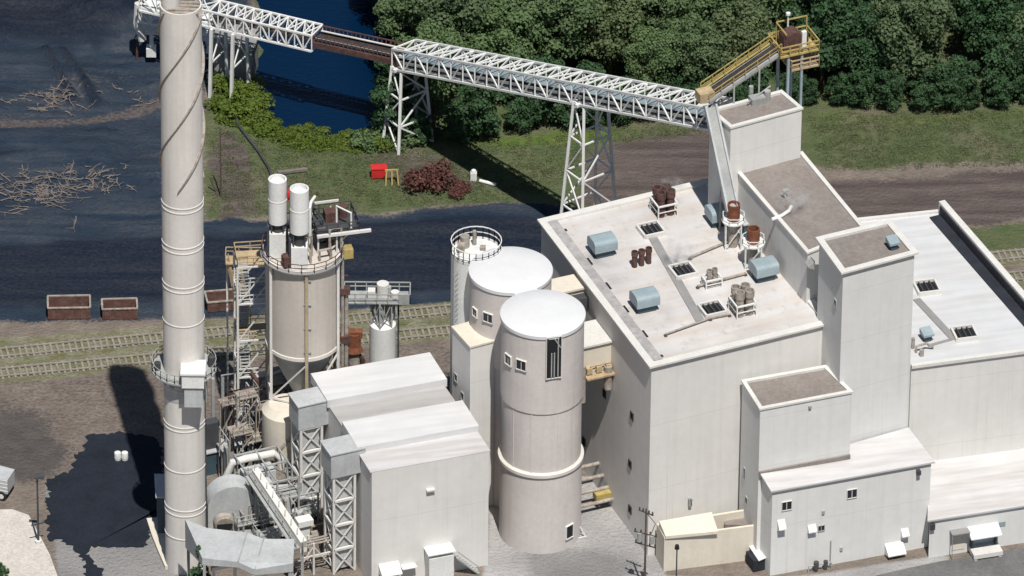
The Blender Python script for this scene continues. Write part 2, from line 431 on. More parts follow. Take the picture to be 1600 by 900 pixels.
# ---- side wing
zW = 18.9
wA, wB, wC, wD = W(1345, 341, zW), W(1471, 328, zW), W(1600+260, 477+225, zW), W(1424, 570, zW)
pC = W(1640, 524, zW); fE = W(1640, 549, zW)
wing = thing('side_wing', 'broad beige wing with bright white roof and dark edged parapet', 'building', W(1500, 450, zW)-Vector((0, 0, zW)))
wf = W(1640, 549, zW); wpar_end = W(1640, 522, zW)
wl = W(1312, 400, zW)
pts = ccw([(p.x, p.y) for p in (W(1250, 351, zW), W(1335, 478, zW), wD, wf+U*6, W(1640, 522, zW)+U*0, wB)])
m = MB(); m.prism(pts, 0, zW-.3, top=False); world_part(m, 'wall', 'panel_wall', wing)
m = MB(); m.add([(x, y, zW-.3) for x, y in pts], [tuple(range(len(pts)))]); world_part(m, 'roof', 'wing_roof', wing)
m = MB()
m.bar(Vector((wD.x, wD.y, zW-.18)), Vector((wf.x, wf.y, zW-.18))+U*6, .5, .36)
world_part(m, 'coping', 'coping', wing); m = MB()
b0 = W(1262, 350, zW); m.bar(Vector((b0.x, b0.y, zW-.18)), Vector((wB.x, wB.y, zW-.18)), .4, .36)
world_part(m, 'coping', 'coping', wing)
m = MB(); e = wpar_end
inn = -U*.55
m.bar(wB+Vector((0, 0, .45)), e+Vector((0, 0, .45)), .7, 1.5); par = world_part(m, 'parapet', 'coping', wing)
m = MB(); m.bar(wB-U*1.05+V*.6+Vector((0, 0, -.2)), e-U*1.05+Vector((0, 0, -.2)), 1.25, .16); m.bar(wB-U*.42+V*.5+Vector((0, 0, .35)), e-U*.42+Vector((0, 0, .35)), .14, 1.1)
world_part(m, 'dark_edge', 'matte_black', wing)  # near-black strip along the inner side of the parapet
m = MB()
a, b = W(1432, 468, zW-.3), W(1490, 530, zW-.3); m.bar(a+Vector((0, 0, .06)), b+Vector((0, 0, .06)), .8, .12)
a, b = W(1450, 541, zW-.3), W(1500, 527, zW-.3); m.bar(a+Vector((0, 0, .05)), b+Vector((0, 0, .05)), .35, .1)
world_part(m, 'roof_walkway', 'walkway', wing)
# ---- penthouse block on the front wall and the office annex below it
zP = 19.9
pA, pB, pC2, pD = W(1160, 594, zP), W(1290, 571, zP), W(1331, 611, zP), W(1188, 638, zP)
pent = block('front_block', 'mid height beige block with brown roof, flush against the process building front', [pA, pD, pC2, pB], zP, out=.12, wall='panel_wall_pale')
window(pent, 1164, 740, pA, pD, .45, 1.5, bars=0, frame='grey_steel', name='slot_window')
window(pent, 1167, 782, pA, pD, .6, .9, bars=0, frame='grey_steel', pane='black_void', name='wall_opening')
m = MB(); c = onwall(1265, 635, pD, pC2); t, n = facing(pD, pC2); m.box(c+n*.12, (.3, .24, .25), math.atan2(t.y, t.x)); world_part(m, 'wall_lamp', 'grey_steel', pent)
gx = W(1207, 900); zA1 = upz(gx, 765); zA2 = zA1+.9
aF0, aF1 = W(1207, 765, zA1), W(1455, 720, zA1)
aR0, aR1 = W(1190, 735, zA2), W(1418, 671, zA2)
annex = thing('office_annex', 'low pale grey annex with lean-to white roof, small windows and hooded vents', 'building', W(1320, 860))
apts = ccw([(p.x, p.y) for p in (aF0, aF1, aR1, aR0)])
zz = [zA1 if min((Vector((x, y))-Vector((q.x, q.y))).length for q in (aF0, aF1)) < .01 else zA2 for x, y in apts]
m = MB(); m.prism(apts, 0, [z-.2 for z in zz], top=False); world_part(m, 'wall', 'panel_wall_pale', annex)
ro = offset(apts, .28)
m = MB(); m.prism(ro, [z-.2 for z in zz], zz, top=True, bot=True); world_part(m, 'roof', 'metal_roof', annex)
window(annex, 1229, 790, aF0, aF1, 1.15, 1.15); window(annex, 1331, 771, aF0, aF1, 1.15, 1.15)
window(annex, 1283, 825, aF0, aF1, .75, .75, frame='grey_steel')
hood(annex, 1220, 820, aF0, aF1, .8, 1.4, .7); hood(annex, 1268, 826, aF0, aF1, .9, 1.1, .5); hood(annex, 1413, 832, aF0, aF1, .8, 1.1, .6)
m = MB(); c = onwall(1434, 736, aF0, aF1); t, n = facing(aF0, aF1); rz_a = math.atan2(t.y, t.x)
m.box(c+n*.25, (.4, .5, .5), rz_a); world_part(m, 'floodlight', 'dark_steel', annex)
c = onwall(1396, 872, aF0, aF1); d = MB(); d.box(c+n*.04, (1.3, .1, 2.3), rz_a); dr = world_part(d, 'door', 'grey_steel', annex)
d = MB(); d.box(c+n*.11+t*.4, (.12, .06, .12), rz_a); world_part(d, 'handle', 'dark_steel', dr)
hood(annex, 1396, 855, aF0, aF1, 2.0, 1.3, 1.3, void=False, name='door_canopy')
m = MB()
for px, py, L in ((1297, 862, 3.0), (1270, 886, .9)):
    c = onwall(px, py, aF0, aF1); m.cyl(c+n*.15-Vector((0, 0, L/2)), c+n*.15+Vector((0, 0, L/2)), .06, n=8)
c0 = onwall(1262, 890, aF0, aF1)+n*.2; c1 = onwall(1296, 886, aF0, aF1)+n*.2; m.cyl(c0, c1, .07, n=8)
world_part(m, 'wall_pipe', 'grey_steel', annex)
m = MB()
for px, py in ((1314, 857), (1286, 800)):
    c = onwall(px, py, aF0, aF1); m.box(c+n*.08, (.3, .16, .4), rz_a)
world_part(m, 'meter_box', 'grey_steel', annex)
# gas meter set on the ground by the annex
g = W(1284, 897); gm = thing('gas_meter_set', 'small pipe manifold on the ground by the pale annex wall', 'pipework', g)
m = MB(); m.tube([g+Vector(q) for q in ((-1.4, .1, 0), (-1.4, .1, .9), (-.2, .5, .9), (1.0, .9, .9), (1.0, .9, 0))], .09, 8); world_part(m, 'pipe', 'grey_steel', gm)
m = MB(); m.cyl(g+Vector((-.6, .35, .5)), g+Vector((-.6, .35, 1.3)), .28, n=14); m.cyl(g+Vector((.4, .7, .5)), g+Vector((.4, .7, 1.2)), .24, n=14); world_part(m, 'meter', 'dark_steel', gm)
m = MB(); a, b = pD-V*0, pC2
for k in range(1):
    z = zA2-.35; p0 = Vector((pD.x, pD.y, z))+V*.08; p1 = Vector((pC2.x, pC2.y, z))+V*.08
    m.bar(p0, p1, .3, .75)
world_part(m, 'joint_strip', 'gravel_roof', pent)  # brown-grey strip along the joint with the annex roof
# ---- lean-to along the wing
lE = [W(1455, 872), W(1640, 839)]
zL1 = upz(lE[0], 811); zL2 = zL1+1.3
e0, e1 = W(1453, 811, zL1), W(1680, 775, zL1); r0, r1 = W(1455, 719, zL2), W(1680, 688, zL2)
lean = thing('lean_to_shed', 'long low lean-to with weathered white metal roof along the wing', 'building', W(1560, 850))
lp = ccw([(p.x, p.y) for p in (e0, e1, r1, r0)])
zl = [zL1 if min((Vector((x, y))-Vector((q.x, q.y))).length for q in (e0, e1)) < .01 else zL2 for x, y in lp]
m = MB(); m.prism(lp, 0, [z-.2 for z in zl], top=False); world_part(m, 'wall', 'panel_wall_pale', lean)
m = MB(); m.prism(offset(lp, .25), [z-.2 for z in zl], zl, bot=True); world_part(m, 'roof', 'metal_roof', lean)
t, n = facing(e0, e1); rz_l = math.atan2(t.y, t.x)
c = onwall(1535, 843, e0, e1); m = MB(); m.box(c+n*.04, (2.5, .1, 2.6), rz_l); dk = world_part(m, 'dock_door', 'vent_blue', lean)
m = MB()
for s in (-1.33, 1.33): m.box(c+n*.3+t*s, (.16, .6, 2.7), rz_l)
world_part(m, 'dock_shelter', 'dark_steel', dk)
hood(lean, 1535, 826, e0, e1, 3.4, 1.1, 1.5, void=False, name='door_canopy')
c = onwall(1497, 845, e0, e1); m = MB(); m.box(c+n*.03, (1.5, .06, 2.2), rz_l); world_part(m, 'door', 'cream_wall', lean)
m = MB(); m.box(c+n*.5+Vector((0, 0, 1.5)), (2.0, 1.0, .12), rz_l); m.bar(c+n*.95-t*.95+Vector((0, 0, 1.5)), c+n*.95-t*.95-Vector((0, 0, 1.4)), .08); world_part(m, 'door_canopy', 'walkway', lean)
m = MB(); c = onwall(1456, 821, e0, e1); m.box(c+n*.2, (.5, .4, .7), rz_l); world_part(m, 'floodlight', 'dark_steel', lean)
c = onwall(1563, 819, e0, e1); m = MB(); m.box(c+n*.03, (1.1, .06, .55), rz_l); world_part(m, 'wall_sign', 'vent_blue', lean)
dg = onwall(1535, 862, e0, e1); dg.z = 0
dock = thing('dock_platform', 'low concrete dock step under the hooded loading door', 'dock', dg+n*1.0, rz_l)
m = MB(); m.box((0, 0, .55), (3.2, 1.9, .5)); m.bx(-1.5, -1.2, -.9, .9, 0, .32); m.bx(1.2, 1.5, -.9, .9, 0, .32); m.build('deck', 'coping', dock)
m = MB(); m.box((0, .02, .29), (2.3, 1.7, .1)); m.build('dock_bumper', 'matte_black', dock)
# ---- cream tank enclosure in front
gE = W(1037, 893); zE = upz(gE, 840)
enc = thing('cream_enclosure', 'low cream walled store at the foot of the process building', 'building', gE)
q0, q1, q2 = W(1026, 818, zE), W(1038, 840, zE), W(1184, 821, zE); q3 = W(1166, 795, zE)
m = MB(); w_ = .3
outer = ccw([(p.x, p.y) for p in (q0, q1, q2, q3)]); inner = offset(outer, -w_)
n4 = len(outer)
vs = [(*p, 0) for p in outer]+[(*p, zE) for p in outer]+[(*p, zE) for p in inner]+[(*p, 0) for p in inner]
fs = []
for k in range(n4):
    q = (k+1) % n4; fs += [(k, q, n4+q, n4+k), (n4+k, n4+q, 2*n4+q, 2*n4+k), (2*n4+k, 2*n4+q, 3*n4+q, 3*n4+k)]
m.add(vs, fs); world_part(m, 'wall', 'cream_wall', enc)
zr = zE+.25
rp = [W(1027, 816, zr), W(1039, 838, zr), W(1124, 833, zr), W(1112, 800, zr+1.0)]
m = MB(); rz_ = [zr, zr, zr, zr+.9]
a0, a1, a2, a3 = W(1030, 814, zr+.6), W(1040, 838, zr), W(1122, 830, zr), W(1112, 800, zr+1.2)
m.add([a0, a1, a2, a3]+[Vector((p.x, p.y, zr-.35)) for p in (a0, a1, a2, a3)], [(0, 1, 2, 3), (0, 4, 5, 1), (1, 5, 6, 2), (2, 6, 7, 3), (3, 7, 4, 0)])
world_part(m, 'roof', 'cream_wall', enc)
m = MB(); c = W(1150, 812, zE-.8); 
m.bx(c.x-1.2, c.x+1.4, c.y-.8, c.y+1.0, 0, zE-.9); world_part(m, 'inner_floor', 'gravel_roof', enc)
# ---- filter house (bottom middle)
gF = W(766, 883); zF = upz(gF, 706)
f0, f1 = W(581, 739, zF), W(764, 706, zF)
b0, b1 = W(489, 597, zF), W(668, 565, zF)
fl = thing('filter_house', 'square beige filter house with white roof stepped in four bands', 'building', W(620, 850))
fp = ccw([(p.x, p.y) for p in (f0, f1, b1, b0)])
m = MB(); m.prism(fp, 0, zF, top=True); world_part(m, 'wall', 'panel_wall', fl)
m = MB()
def band(s0, s1, h0, h1, ov):
    a0, a1 = b0.lerp(f0, s0), b1.lerp(f1, s0); c0, c1 = b0.lerp(f0, s1), b1.lerp(f1, s1)
    x = (a1-a0).normalized()*ov
    pts = [a0-x, c0-x, c1+x, a1+x]; zs = [h0, h1, h1, h0]
    m.prism([(p.x, p.y) for p in pts], zF+.01, [zF+z for z in zs])
band(.0, .285, 1.15, .95, .25); world_part(m, 'raised_roof', 'bright_metal_roof', fl); m = MB()
band(.285, .535, .1, .14, .02); world_part(m, 'roof', 'dull_metal_roof', fl); m = MB()
band(.535, .80, 1.15, .95, .25); world_part(m, 'raised_roof', 'bright_metal_roof', fl); m = MB()
band(.80, 1.0, .22, .10, .16); world_part(m, 'roof', 'metal_roof', fl)
t, n = facing(f0, f1); rz_f = math.atan2(t.y, t.x)
# annex box, stair and canopied door at its foot
c = onwall(683, 880, f0, f1); c.z = 0
m = MB(); m.prism([tuple((c+t*a+n*b)[:2]) for a, b in ((-1.35, 0), (-1.35, 1.5), (1.35, 1.5), (1.35, 0))][::1], 0, [3.7, 3.2, 3.2, 3.7]); m.box(c+n*.72+Vector((0, 0, 3.72)), (3.0, 1.9, .12), rz_f)
world_part(m, 'porch', 'white_paint', fl)
m = MB()
for k in range(9):
    p = c+t*(1.9+k*.28)+n*.8; m.box(p+Vector((0, 0, 2.5-k*.3)), (.3, 1.0, .06), rz_f)
m.bar(c+t*1.8+n*1.3+Vector((0, 0, 3.4)), c+t*4.2+n*1.3+Vector((0, 0, .9)), .09); m.bar(c+t*1.8+n*1.3+Vector((0, 0, 2.5)), c+t*4.2+n*1.3+Vector((0, 0, .0)), .14)
world_part(m, 'outdoor_stair', 'grey_steel', fl)
hood(fl, 607, 886, f0, f1, 2.2, 1.2, 1.4, void=False, name='door_canopy')
c = onwall(610, 899, f0, f1); m = MB(); m.box(c+n*.04, (1.3, .1, 2.2), rz_f); world_part(m, 'door', 'grey_steel', fl)
c = onwall(637, 882, f0, f1); m = MB(); m.box(c+n*.4, (1.6, .8, .1), rz_f); world_part(m, 'door_canopy', 'white_paint', fl)
m = MB(); c = onwall(672, 764, f0, f1); m.box(c+n*.2, (.9, .4, .2), rz_f); world_part(m, 'wall_lamp', 'coping', fl)
# ---- slim elevator shed
gS = W(735, 800); zS = upz(gS, 541)
s0, s1, s2, s3 = W(707, 510, zS), W(735, 541, zS), W(773, 531, zS), W(748, 499, zS)
shed = block('elevator_shed', 'slim beige elevator shed wedged between white roofed filter house and round silos', [s0, s1, s2, s3], zS, roof='cream_wall', out=.1, ins=.12, curb=.06, cop='cream_wall')
window(shed, 713, 590, s0, s1, .7, 1.0, bars=0, frame='grey_steel', name='slot_window'); window(shed, 723, 619, s0, s1, .7, 1.0, bars=0, frame='grey_steel', name='slot_window')
# ================================================================ silos
def big_silo(name, label, cx, cy_base, py_top, rpx, front):
    g = W(cx, cy_base); z = upz(g, py_top); r = rpx*.0682
    root = thing(name, label, 'silo', g)
    m = MB(); rl = r*.955
    zr = z*.635; zr2 = z*.355
    if front: prof = [(r*.985, 0), (r*.985, zr2), (rl, zr2+.05), (rl, zr), (r*.985, zr+.2), (r*.985, z-.25)]
    else: prof = [(rl, 0), (rl, zr), (r*.985, zr+.2), (r*.985, z-.25)]
    m.lathe((0, 0, 0), prof, 72); m.build('shell', 'concrete_silo', root)
    m = MB(); m.lathe((0, 0, 0), [(r*.97, z-.4), (r*1.015, z-.4), (r*1.015, z-.02), (r*.99, z+.05), (r*.5, z+.16), (.0, z+.24)], 72); m.build('roof', 'cap_white', root)
    if front:
        m = MB(); m.lathe((0, 0, 0), [(r*1.0, zr2-.1), (r*1.03, zr2-.05), (r*1.03, zr2+.3), (rl, zr2+.45)], 72); m.build('ring_beam', 'ring_concrete', root)
        m = MB()
        for px in (828, 800, 868, 893):
            a = math.asin((px-843)/rpx/.955)-math.pi/2
            m.box((rl*math.cos(a), rl*math.sin(a), (zr2+zr)/2+.1), (.10, .22 if px == 828 else .08, zr-zr2-.3), a)
        m.build('rib', 'concrete_silo', root)
    return root, g, z, r
def silo_window(root, g, r, px, py, w, h, name='window', bars=1, fr='coping', pane='glass_dark'):
    # point on the drum that meets the survey ray
    d = ray(px, py); o = CO-g
    a = d.x*d.x+d.y*d.y; b = 2*(o.x*d.x+o.y*d.y); c = o.x*o.x+o.y*o.y-r*r
    k = (-b-math.sqrt(max(0, b*b-4*a*c)))/(2*a); p = o+d*k; an = math.atan2(p.y, p.x)
    cs = Vector((math.cos(an), math.sin(an), 0)); t = Vector((-cs.y, cs.x, 0))
    m = MB(); f = .07
    for s in (-1, 1):
        m.box(p+t*(s*(w/2-f/2))+cs*.03, (.3, f, h), an); m.box(p+Vector((0, 0, s*(h/2-f/2)))+cs*.03, (.3, w-2*f, f), an)
    for k in range(bars): m.box(p+t*((k+1)/(bars+1)-.5)*w+cs*.05, (.1, .07, h-2*f), an)
    fo = m.build(name, fr, root)
    m = MB(); m.box(p+cs*.06, (.05, w-2*f, h-2*f), an); m.build('pane', pane, fo); return fo, p, cs, t, an
sf, gf, zf, rf = big_silo('storage_silo', 'front one of two round beige silos, with tall open slot under white roof', 843.5, 829, 489, 64.5, True)
silo_window(sf, gf, rf*.985, 795, 562, 1.1, 1.3); silo_window(sf, gf, rf*.985, 815, 570, 1.25, 1.3)
fo, p, cs, t, an = silo_window(sf, gf, rf*.985, 865, 558, 1.7, 5.2, 'slot_opening', 0, 'coping', 'black_void')
m = MB()
for s in (-.25, .05, .45): m.bar(p+t*s+cs*.16-Vector((0, 0, 2.4)), p+t*s+cs*.16+Vector((0, 0, .6 if s < .3 else 2.3)), .12)
m.bar(p+t*.1+cs*.16+Vector((0, 0, 2.3)), p+t*.7+cs*.16+Vector((0, 0, 1.2)), .12); m.build('slot_ladder', 'grey_steel', fo)
silo_window(sf, gf, rf*.985, 889, 830, 1.1, 1.7, 'hatch', 0, 'white_paint', 'black_void')
sb, gb, zb, rb = big_silo('storage_silo', 'rear one of two round beige silos, wide white roof partly behind the front one', 794, 757, 421, 64, False)
silo_window(sb, gb, rb*.985, 743, 488, .9, 1.1); silo_window(sb, gb, rb*.985, 763, 496, 1.25, 1.2)
lk = thing('silo_link', 'small white roofed link between the two big silos', 'walkway', gf.lerp(gb, .5))
m = MB(); a = Vector((gf.x, gf.y, zf-.75)); b = Vector((gb.x, gb.y, zf-.75)); dn = (b-a).normalized(); m.bar(a+dn*3.6, b-dn*3.6, 2.6, .9); world_part(m, 'link_box', 'cap_white', lk)
# white tank with railing
gt = W(741, 722); zt = upz(gt, 394); rt = 38*.07
tk = thing('white_tank', 'slim white steel tank with railed top behind the big round silos', 'tank', gt)
m = MB(); m.lathe((0, 0, 0), [(rt, 0), (rt, zt), (rt*.92, zt+.02), (0, zt+.3)], 48); m.build('shell', 'white_paint', tk)
m = MB(); m.rail([(rt*math.cos(k*math.pi/12), rt*math.sin(k*math.pi/12), zt) for k in range(24)], 1.5, .09, 1.5, closed=True)
m.lathe((0, 0, 0), [(rt*1.01, zt), (rt*1.01, zt+.25)], 48); m.build('railing', 'white_paint', tk)
m = MB(); m.cyl((-1.2, .8, zt), (-1.2, .8, zt+1.5), .5, n=14); m.cyl((-.2, 1.2, zt), (-.2, 1.2, zt+1.9), .22, n=10); m.box((-1.6, 0, zt+.5), (.8, .8, 1.0)); m.box((.7, .2, zt+.35), (.6, .6, .5)); m.build('roof_fitting', 'stained_pipe', tk)
m = MB()
for s in (-.25, .25): m.bar((-rt*.75+s, -rt*.72, 0), (-rt*.75+s, -rt*.72, zt+1.2), .07)
for k in range(40): m.bar((-rt*.75-.25, -rt*.72, .5+k*zt/42), (-rt*.75+.25, -rt*.72, .5+k*zt/42), .05)
m.build('ladder', 'grey_steel', tk)
# ---- enclosed bridges from the silos to the process building
def bridge(name, label, p, q, w, z0, z1, wallm, roofm):
    root = thing(name, label, 'bridge', Vector((p.x, p.y, z0)))
    m = MB(); a = Vector((p.x, p.y, z0+.12)); b = Vector((q.x, q.y, z0+.12)); up = Vector((0, 0, 1))
    m.bar(a, b, w, .24); world_part(m, 'deck', 'coping', root)
    m = MB(); m.bar(a+up*((z1-z0)/2), b+up*((z1-z0)/2), w-.3, z1-z0-.3); world_part(m, 'wall', wallm, root)
    m = MB(); m.bar(a+up*(z1-z0), b+up*(z1-z0), w+.2, .22); world_part(m, 'roof', roofm, root)
    return root, a, b
zb1 = 20.6
p = W(893, 530, zb1); q = onwall(968, 512, A_, D_)
n_main = facing(A_, D_)[1]
q = p+U*7.2
kk = (Vector((A_.x, A_.y, 0))-Vector((p.x, p.y, 0))).dot(n_main)/U.dot(n_main); q = p+U*(kk-.02)
br, a, b = bridge('access_bridge', 'lower covered bridge joining front silo to the tall building', p, q, 4.2, zb1-3.6, zb1, 'cream_wall', 'coping')
m = MB(); x = (b-a).normalized(); y = V
m.rail([a+y*2.25+x*1.2, b+y*2.25-x*.2], 1.1, .09, 1.2); m.bar(a+y*2.6+x*.6, b+y*2.6, .9, .2)
for k in range(4): m.bar(a+y*2.2+x*(.8+k*1.1)+Vector((0, 0, .6)), a+y*2.2+x*(1.4+k*1.1)+Vector((0, 0, .6)), .5, .7)
world_part(m, 'side_gallery', 'tan_steel', br)
m = MB(); m.cyl(a+y*2.4+x*.3-Vector((0, 0, 3.0)), a+y*2.4+x*.3+Vector((0, 0, 1.5)), .35, n=12); m.cyl(b+y*2.4-x*.5-Vector((0, 0, 2.0)), b+y*2.4-x*.5+Vector((0, 0, .8)), .45, n=12); world_part(m, 'pipe', 'stained_pipe', br)
zb2 = 23.0
p = W(858, 452, zb2); kk = (Vector((A_.x, A_.y, 0))-Vector((p.x, p.y, 0))).dot(n_main)/U.dot(n_main); q = p+U*(kk-.02)
br2, a, b = bridge('access_bridge', 'upper covered bridge joining rear silo to the tall building', p, q, 2.6, zb2-2.6, zb2, 'cream_wall', 'cream_wall')
m = MB(); m.box(b-U*1.0+V*1.6+Vector((0, 0, 1.1)), (1.6, 1.2, 1.6), AZ); world_part(m, 'equipment_box', 'dark_steel', br2)
# ---- pipe rack low between silo and building
g = W(932, 800)
pr = thing('pipe_rack', 'low rack of horizontal pipes between front silo and tall building', 'pipe rack', g, AZ)
m = MB()
for y, z in ((0, 1.2), (1.3, 1.9), (2.6, 2.6), (3.9, 3.3)): m.cyl((-3.2, y, z), (3.2, y, z), .22, n=10)
m.build('pipe', 'stained_pipe', pr)
for x in (-2.6, 2.0):
    m = MB(); m.bx(x-.1, x+.1, -.2, 0, 0, 1.4); m.bx(x-.1, x+.1, 4.1, 4.3, 0, 3.6); m.bar((x, -.1, .95), (x, 4.2, 3.05), .18); m.build('frame', 'dark_steel', pr)
yl = W(944, 772, 1.4); yb = thing('yellow_loader_box', 'small yellow steel hopper on dark legs under pipe rack', 'hopper', Vector((yl.x, yl.y, 0)), AZ)
m = MB(); m.bx(-1.1, 1.1, -.5, .5, 1.0, 1.75); m.prism([(-.5, -.4), (.5, -.4), (.5, .4), (-.5, .4)], .6, 1.0); m.build('hopper', 'yellow_paint', yb)
for x in (-.9, .9):
    for y in (-.4, .4): m = MB(); m.bx(x-.07, x+.07, y-.07, y+.07, 0, 1.0); m.build('leg', 'dark_steel', yb)
# ================================================================ chimney
gc = W(290.5, 881); rc = 30.3*.0705
zc = upz(gc, 6)
tip = W(199, 588)
SUN_EL_DEG = math.degrees(math.atan(zc/(Vector((tip.x-gc.x, tip.y-gc.y)).length)))
print('chimney', zc, 'sun el', SUN_EL_DEG, 'main', zM, zP, zW, zA1, zF, zS, zE, zL1, 'sil', zf, zb, zt)
ch = thing('chimney', 'very tall pale round chimney with spiral fins near its top', 'chimney', gc)
m = MB(); m.lathe((0, 0, 0), [(rc*1.0, 0), (rc, zc*.5), (rc*1.0, zc), (rc*.93, zc), (rc*.93, zc-1.3)], 64)
m.build('shell', 'chimney_steel', ch)
m = MB(); m.lathe((0, 0, 0), [(rc*.93, zc-.5), (0, zc-.35)], 40)
for a in range(5): m.bar((-rc*.9, -1.4+a*.7, zc-.3), (rc*.9, -1.4+a*.7, zc-.3), .14)
m.build('cap_plate', 'stained_pipe', ch)
m = MB(); m.lathe((-1.05, .35, 0), [(.95, zc-.5), (.95, zc+1.7), (.8, zc+1.7), (.8, zc+.5)], 28); m.build('flue', 'chimney_steel', ch)
for py in (326, 333, 388, 396, 450, 457, 510, 606, 612, 668, 674, 738, 798, 806, 842):
    z = upz(gc, py-16); m = MB(); m.lathe((0, 0, z), [(rc*.99, -.08), (rc*1.025, -.06), (rc*1.025, .06), (rc*.99, .08)], 64); m.build('flange_ring', 'chimney_steel', ch)
z0 = upz(gc, 293-10); pitch = 23.5
for k in range(3):
    m = MB(); a0 = -math.pi/2-.18+k*2*math.pi/3; vs = []; n = 150
    zz0 = z0
    for i in range(n+1):
        z = zz0+(zc-.3-zz0)*i/n; a = a0+(z-zz0)/pitch*2*math.pi
        for r, dz in ((rc*.97, -.04), (rc+.27, -.04), (rc+.27, .04), (rc*.97, .04)): vs.append((r*math.cos(a), r*math.sin(a), z+dz))
    fs = [(4*i+j, 4*i+(j+1) % 4, 4*i+4+(j+1) % 4, 4*i+4+j) for i in range(n) for j in range(4)]+[(3, 2, 1, 0)]
    m.add(vs, fs); m.build('spiral_fin', 'stained_pipe', ch)  # darker fin colour stands in for the shadow line along each fin
# sampling platform with a small white shelter
zp = upz(gc, 574)
m = MB(); m.lathe((0, 0, zp), [(rc*.99, -.12), (rc+1.25, -.12), (rc+1.25, .06), (rc*.99, .06)], 40)
for k in range(12):
    a = k*math.pi/6; m.bar(((rc+1.1)*math.cos(a), (rc+1.1)*math.sin(a), zp-.1), (rc*math.cos(a), rc*math.sin(a), zp-1.5), .12)
m.rail([((rc+1.2)*math.cos(k*math.pi/12), (rc+1.2)*math.sin(k*math.pi/12), zp) for k in range(24)], 1.1, .07, .8, closed=True); m.build('platform', 'grey_steel', ch)
m = MB(); m.lathe((0, 0, zp), [(rc+.02, -3.2), (rc+.03, -3.1), (rc+.03, -.2), (rc+.02, -.15)], 48); m.build('cladding', 'duct_grey', ch)
m = MB(); m.bx(-.1, 2.2, -rc-1.9, -rc+.6, zp+.1, zp+1.75); sh = m.build('shelter', 'white_paint', ch)
m = MB(); m.bx(-.25, 2.35, -rc-2.05, -rc+.7, zp+1.75, zp+1.95); m.build('roof', 'white_roof', sh)
m = MB(); m.bx(.15, 2.05, -rc-1.7, -rc-.1, zp-2.4, zp-.05); m.build('shelter_support', 'duct_grey', ch)
m = MB(); m.lathe((-rc-.6, -.5, zp), [(0, 0), (.35, 0), (.35, .9), (0, .95)], 12); m.build('instrument', 'dark_steel', ch); m = MB(); m.lathe((rc+.7, .3, zp), [(0, 0), (.4, 0), (.4, 1.2), (0, 1.3)], 12); m.build('instrument', 'dark_steel', ch)
# cable tray / ladder down the right flank
m = MB()
for s in (0, .3): m.bar((rc+.12, -.3+s, 0), (rc+.02, -.3+s, zp-1), .09)
m.bar((rc+.1, -.15, 0), (rc, -.15, zp-1), .25, .1)
m.build('ladder', 'dark_steel', ch)
# ================================================================ big hopper tank on legs
ga = W(473.5, 735); za1 = upz(ga, 394); za0 = upz(ga, 531); ra = 54.5*.071
at_ = thing('hopper_tank', 'big round beige hopper tank standing on steel legs beside the chimney', 'tank', ga)
m = MB(); m.lathe((0, 0, 0), [(ra, za0), (ra, za1), (ra*.97, za1+.05), (0, za1+.35)], 64); m.build('shell', 'tank_beige', at_)
m = MB(); m.lathe((0, 0, 0), [(ra*.99, za0+.02), (ra*.62, za0-3.4), (.7, za0-7.2), (.55, za0-9.5)], 56); m.build('cone', 'grey_steel', at_)
m = MB(); m.lathe((0, 0, 0), [(ra*.995, za0-.2), (ra*1.025, za0-.18), (ra*1.025, za0+.22), (ra*.995, za0+.25)], 64); m.build('ring_beam', 'ring_concrete', at_); m = MB(); m.lathe((0, 0, 0), [(ra*.995, za1-.2), (ra*1.03, za1-.18), (ra*1.03, za1+.1), (ra*.97, za1+.12)], 64); m.build('ring_beam', 'ring_concrete', at_)
for k in range(6):
    a = -math.pi/2+.12+k*math.pi/3
    p = Vector((ra*1.06*math.cos(a), ra*1.06*math.sin(a), 0))
    m = MB(); m.bar(p, p+Vector((0, 0, za1)), .28); m.build('leg', 'coping' if k % 2 else 'tan_steel', at_)
m = MB()
for k in range(6):
    a = -math.pi/2+.12+k*math.pi/3; b = a+math.pi/3; r = ra*1.06
    pa, pb = Vector((r*math.cos(a), r*math.sin(a), 0)), Vector((r*math.cos(b), r*math.sin(b), 0))
    for z in (5.5, 11): m.bar(pa+Vector((0, 0, z)), pb+Vector((0, 0, z)), .2)
    m.bar(pa+Vector((0, 0, 11)), pb+Vector((0, 0, za0-.5)), .16); m.bar(pb+Vector((0, 0, 5.5)), pa+Vector((0, 0, 11)), .16); m.bar(pa+Vector((0, 0, .3)), pb+Vector((0, 0, 5.5)), .16)
m.build('bracing', 'coping', at_)
m = MB(); m.rail([(ra*1.12*math.cos(k*math.pi/10), ra*1.12*math.sin(k*math.pi/10), za1+.1) for k in range(20)], 1.1, .07, 1.3, closed=True); m.build('railing', 'rust_dark', at_)
m = MB(); m.lathe((0, 0, za1), [(ra*1.0, 0), (ra*1.15, 0), (ra*1.15, .1), (ra*1.0, .1)], 40); m.build('ring_walkway', 'walkway', at_)
m = MB(); m.bar((.6, -ra-.05, za0-6), (.6, -ra-.05, za1), .34, .16)
for z in range(0, 12, 3): m.bar((.2, -ra-.02, za0+z+1), (1.0, -ra-.02, za0+z+1), .14)
m.build('conduit', 'grey_steel', at_)
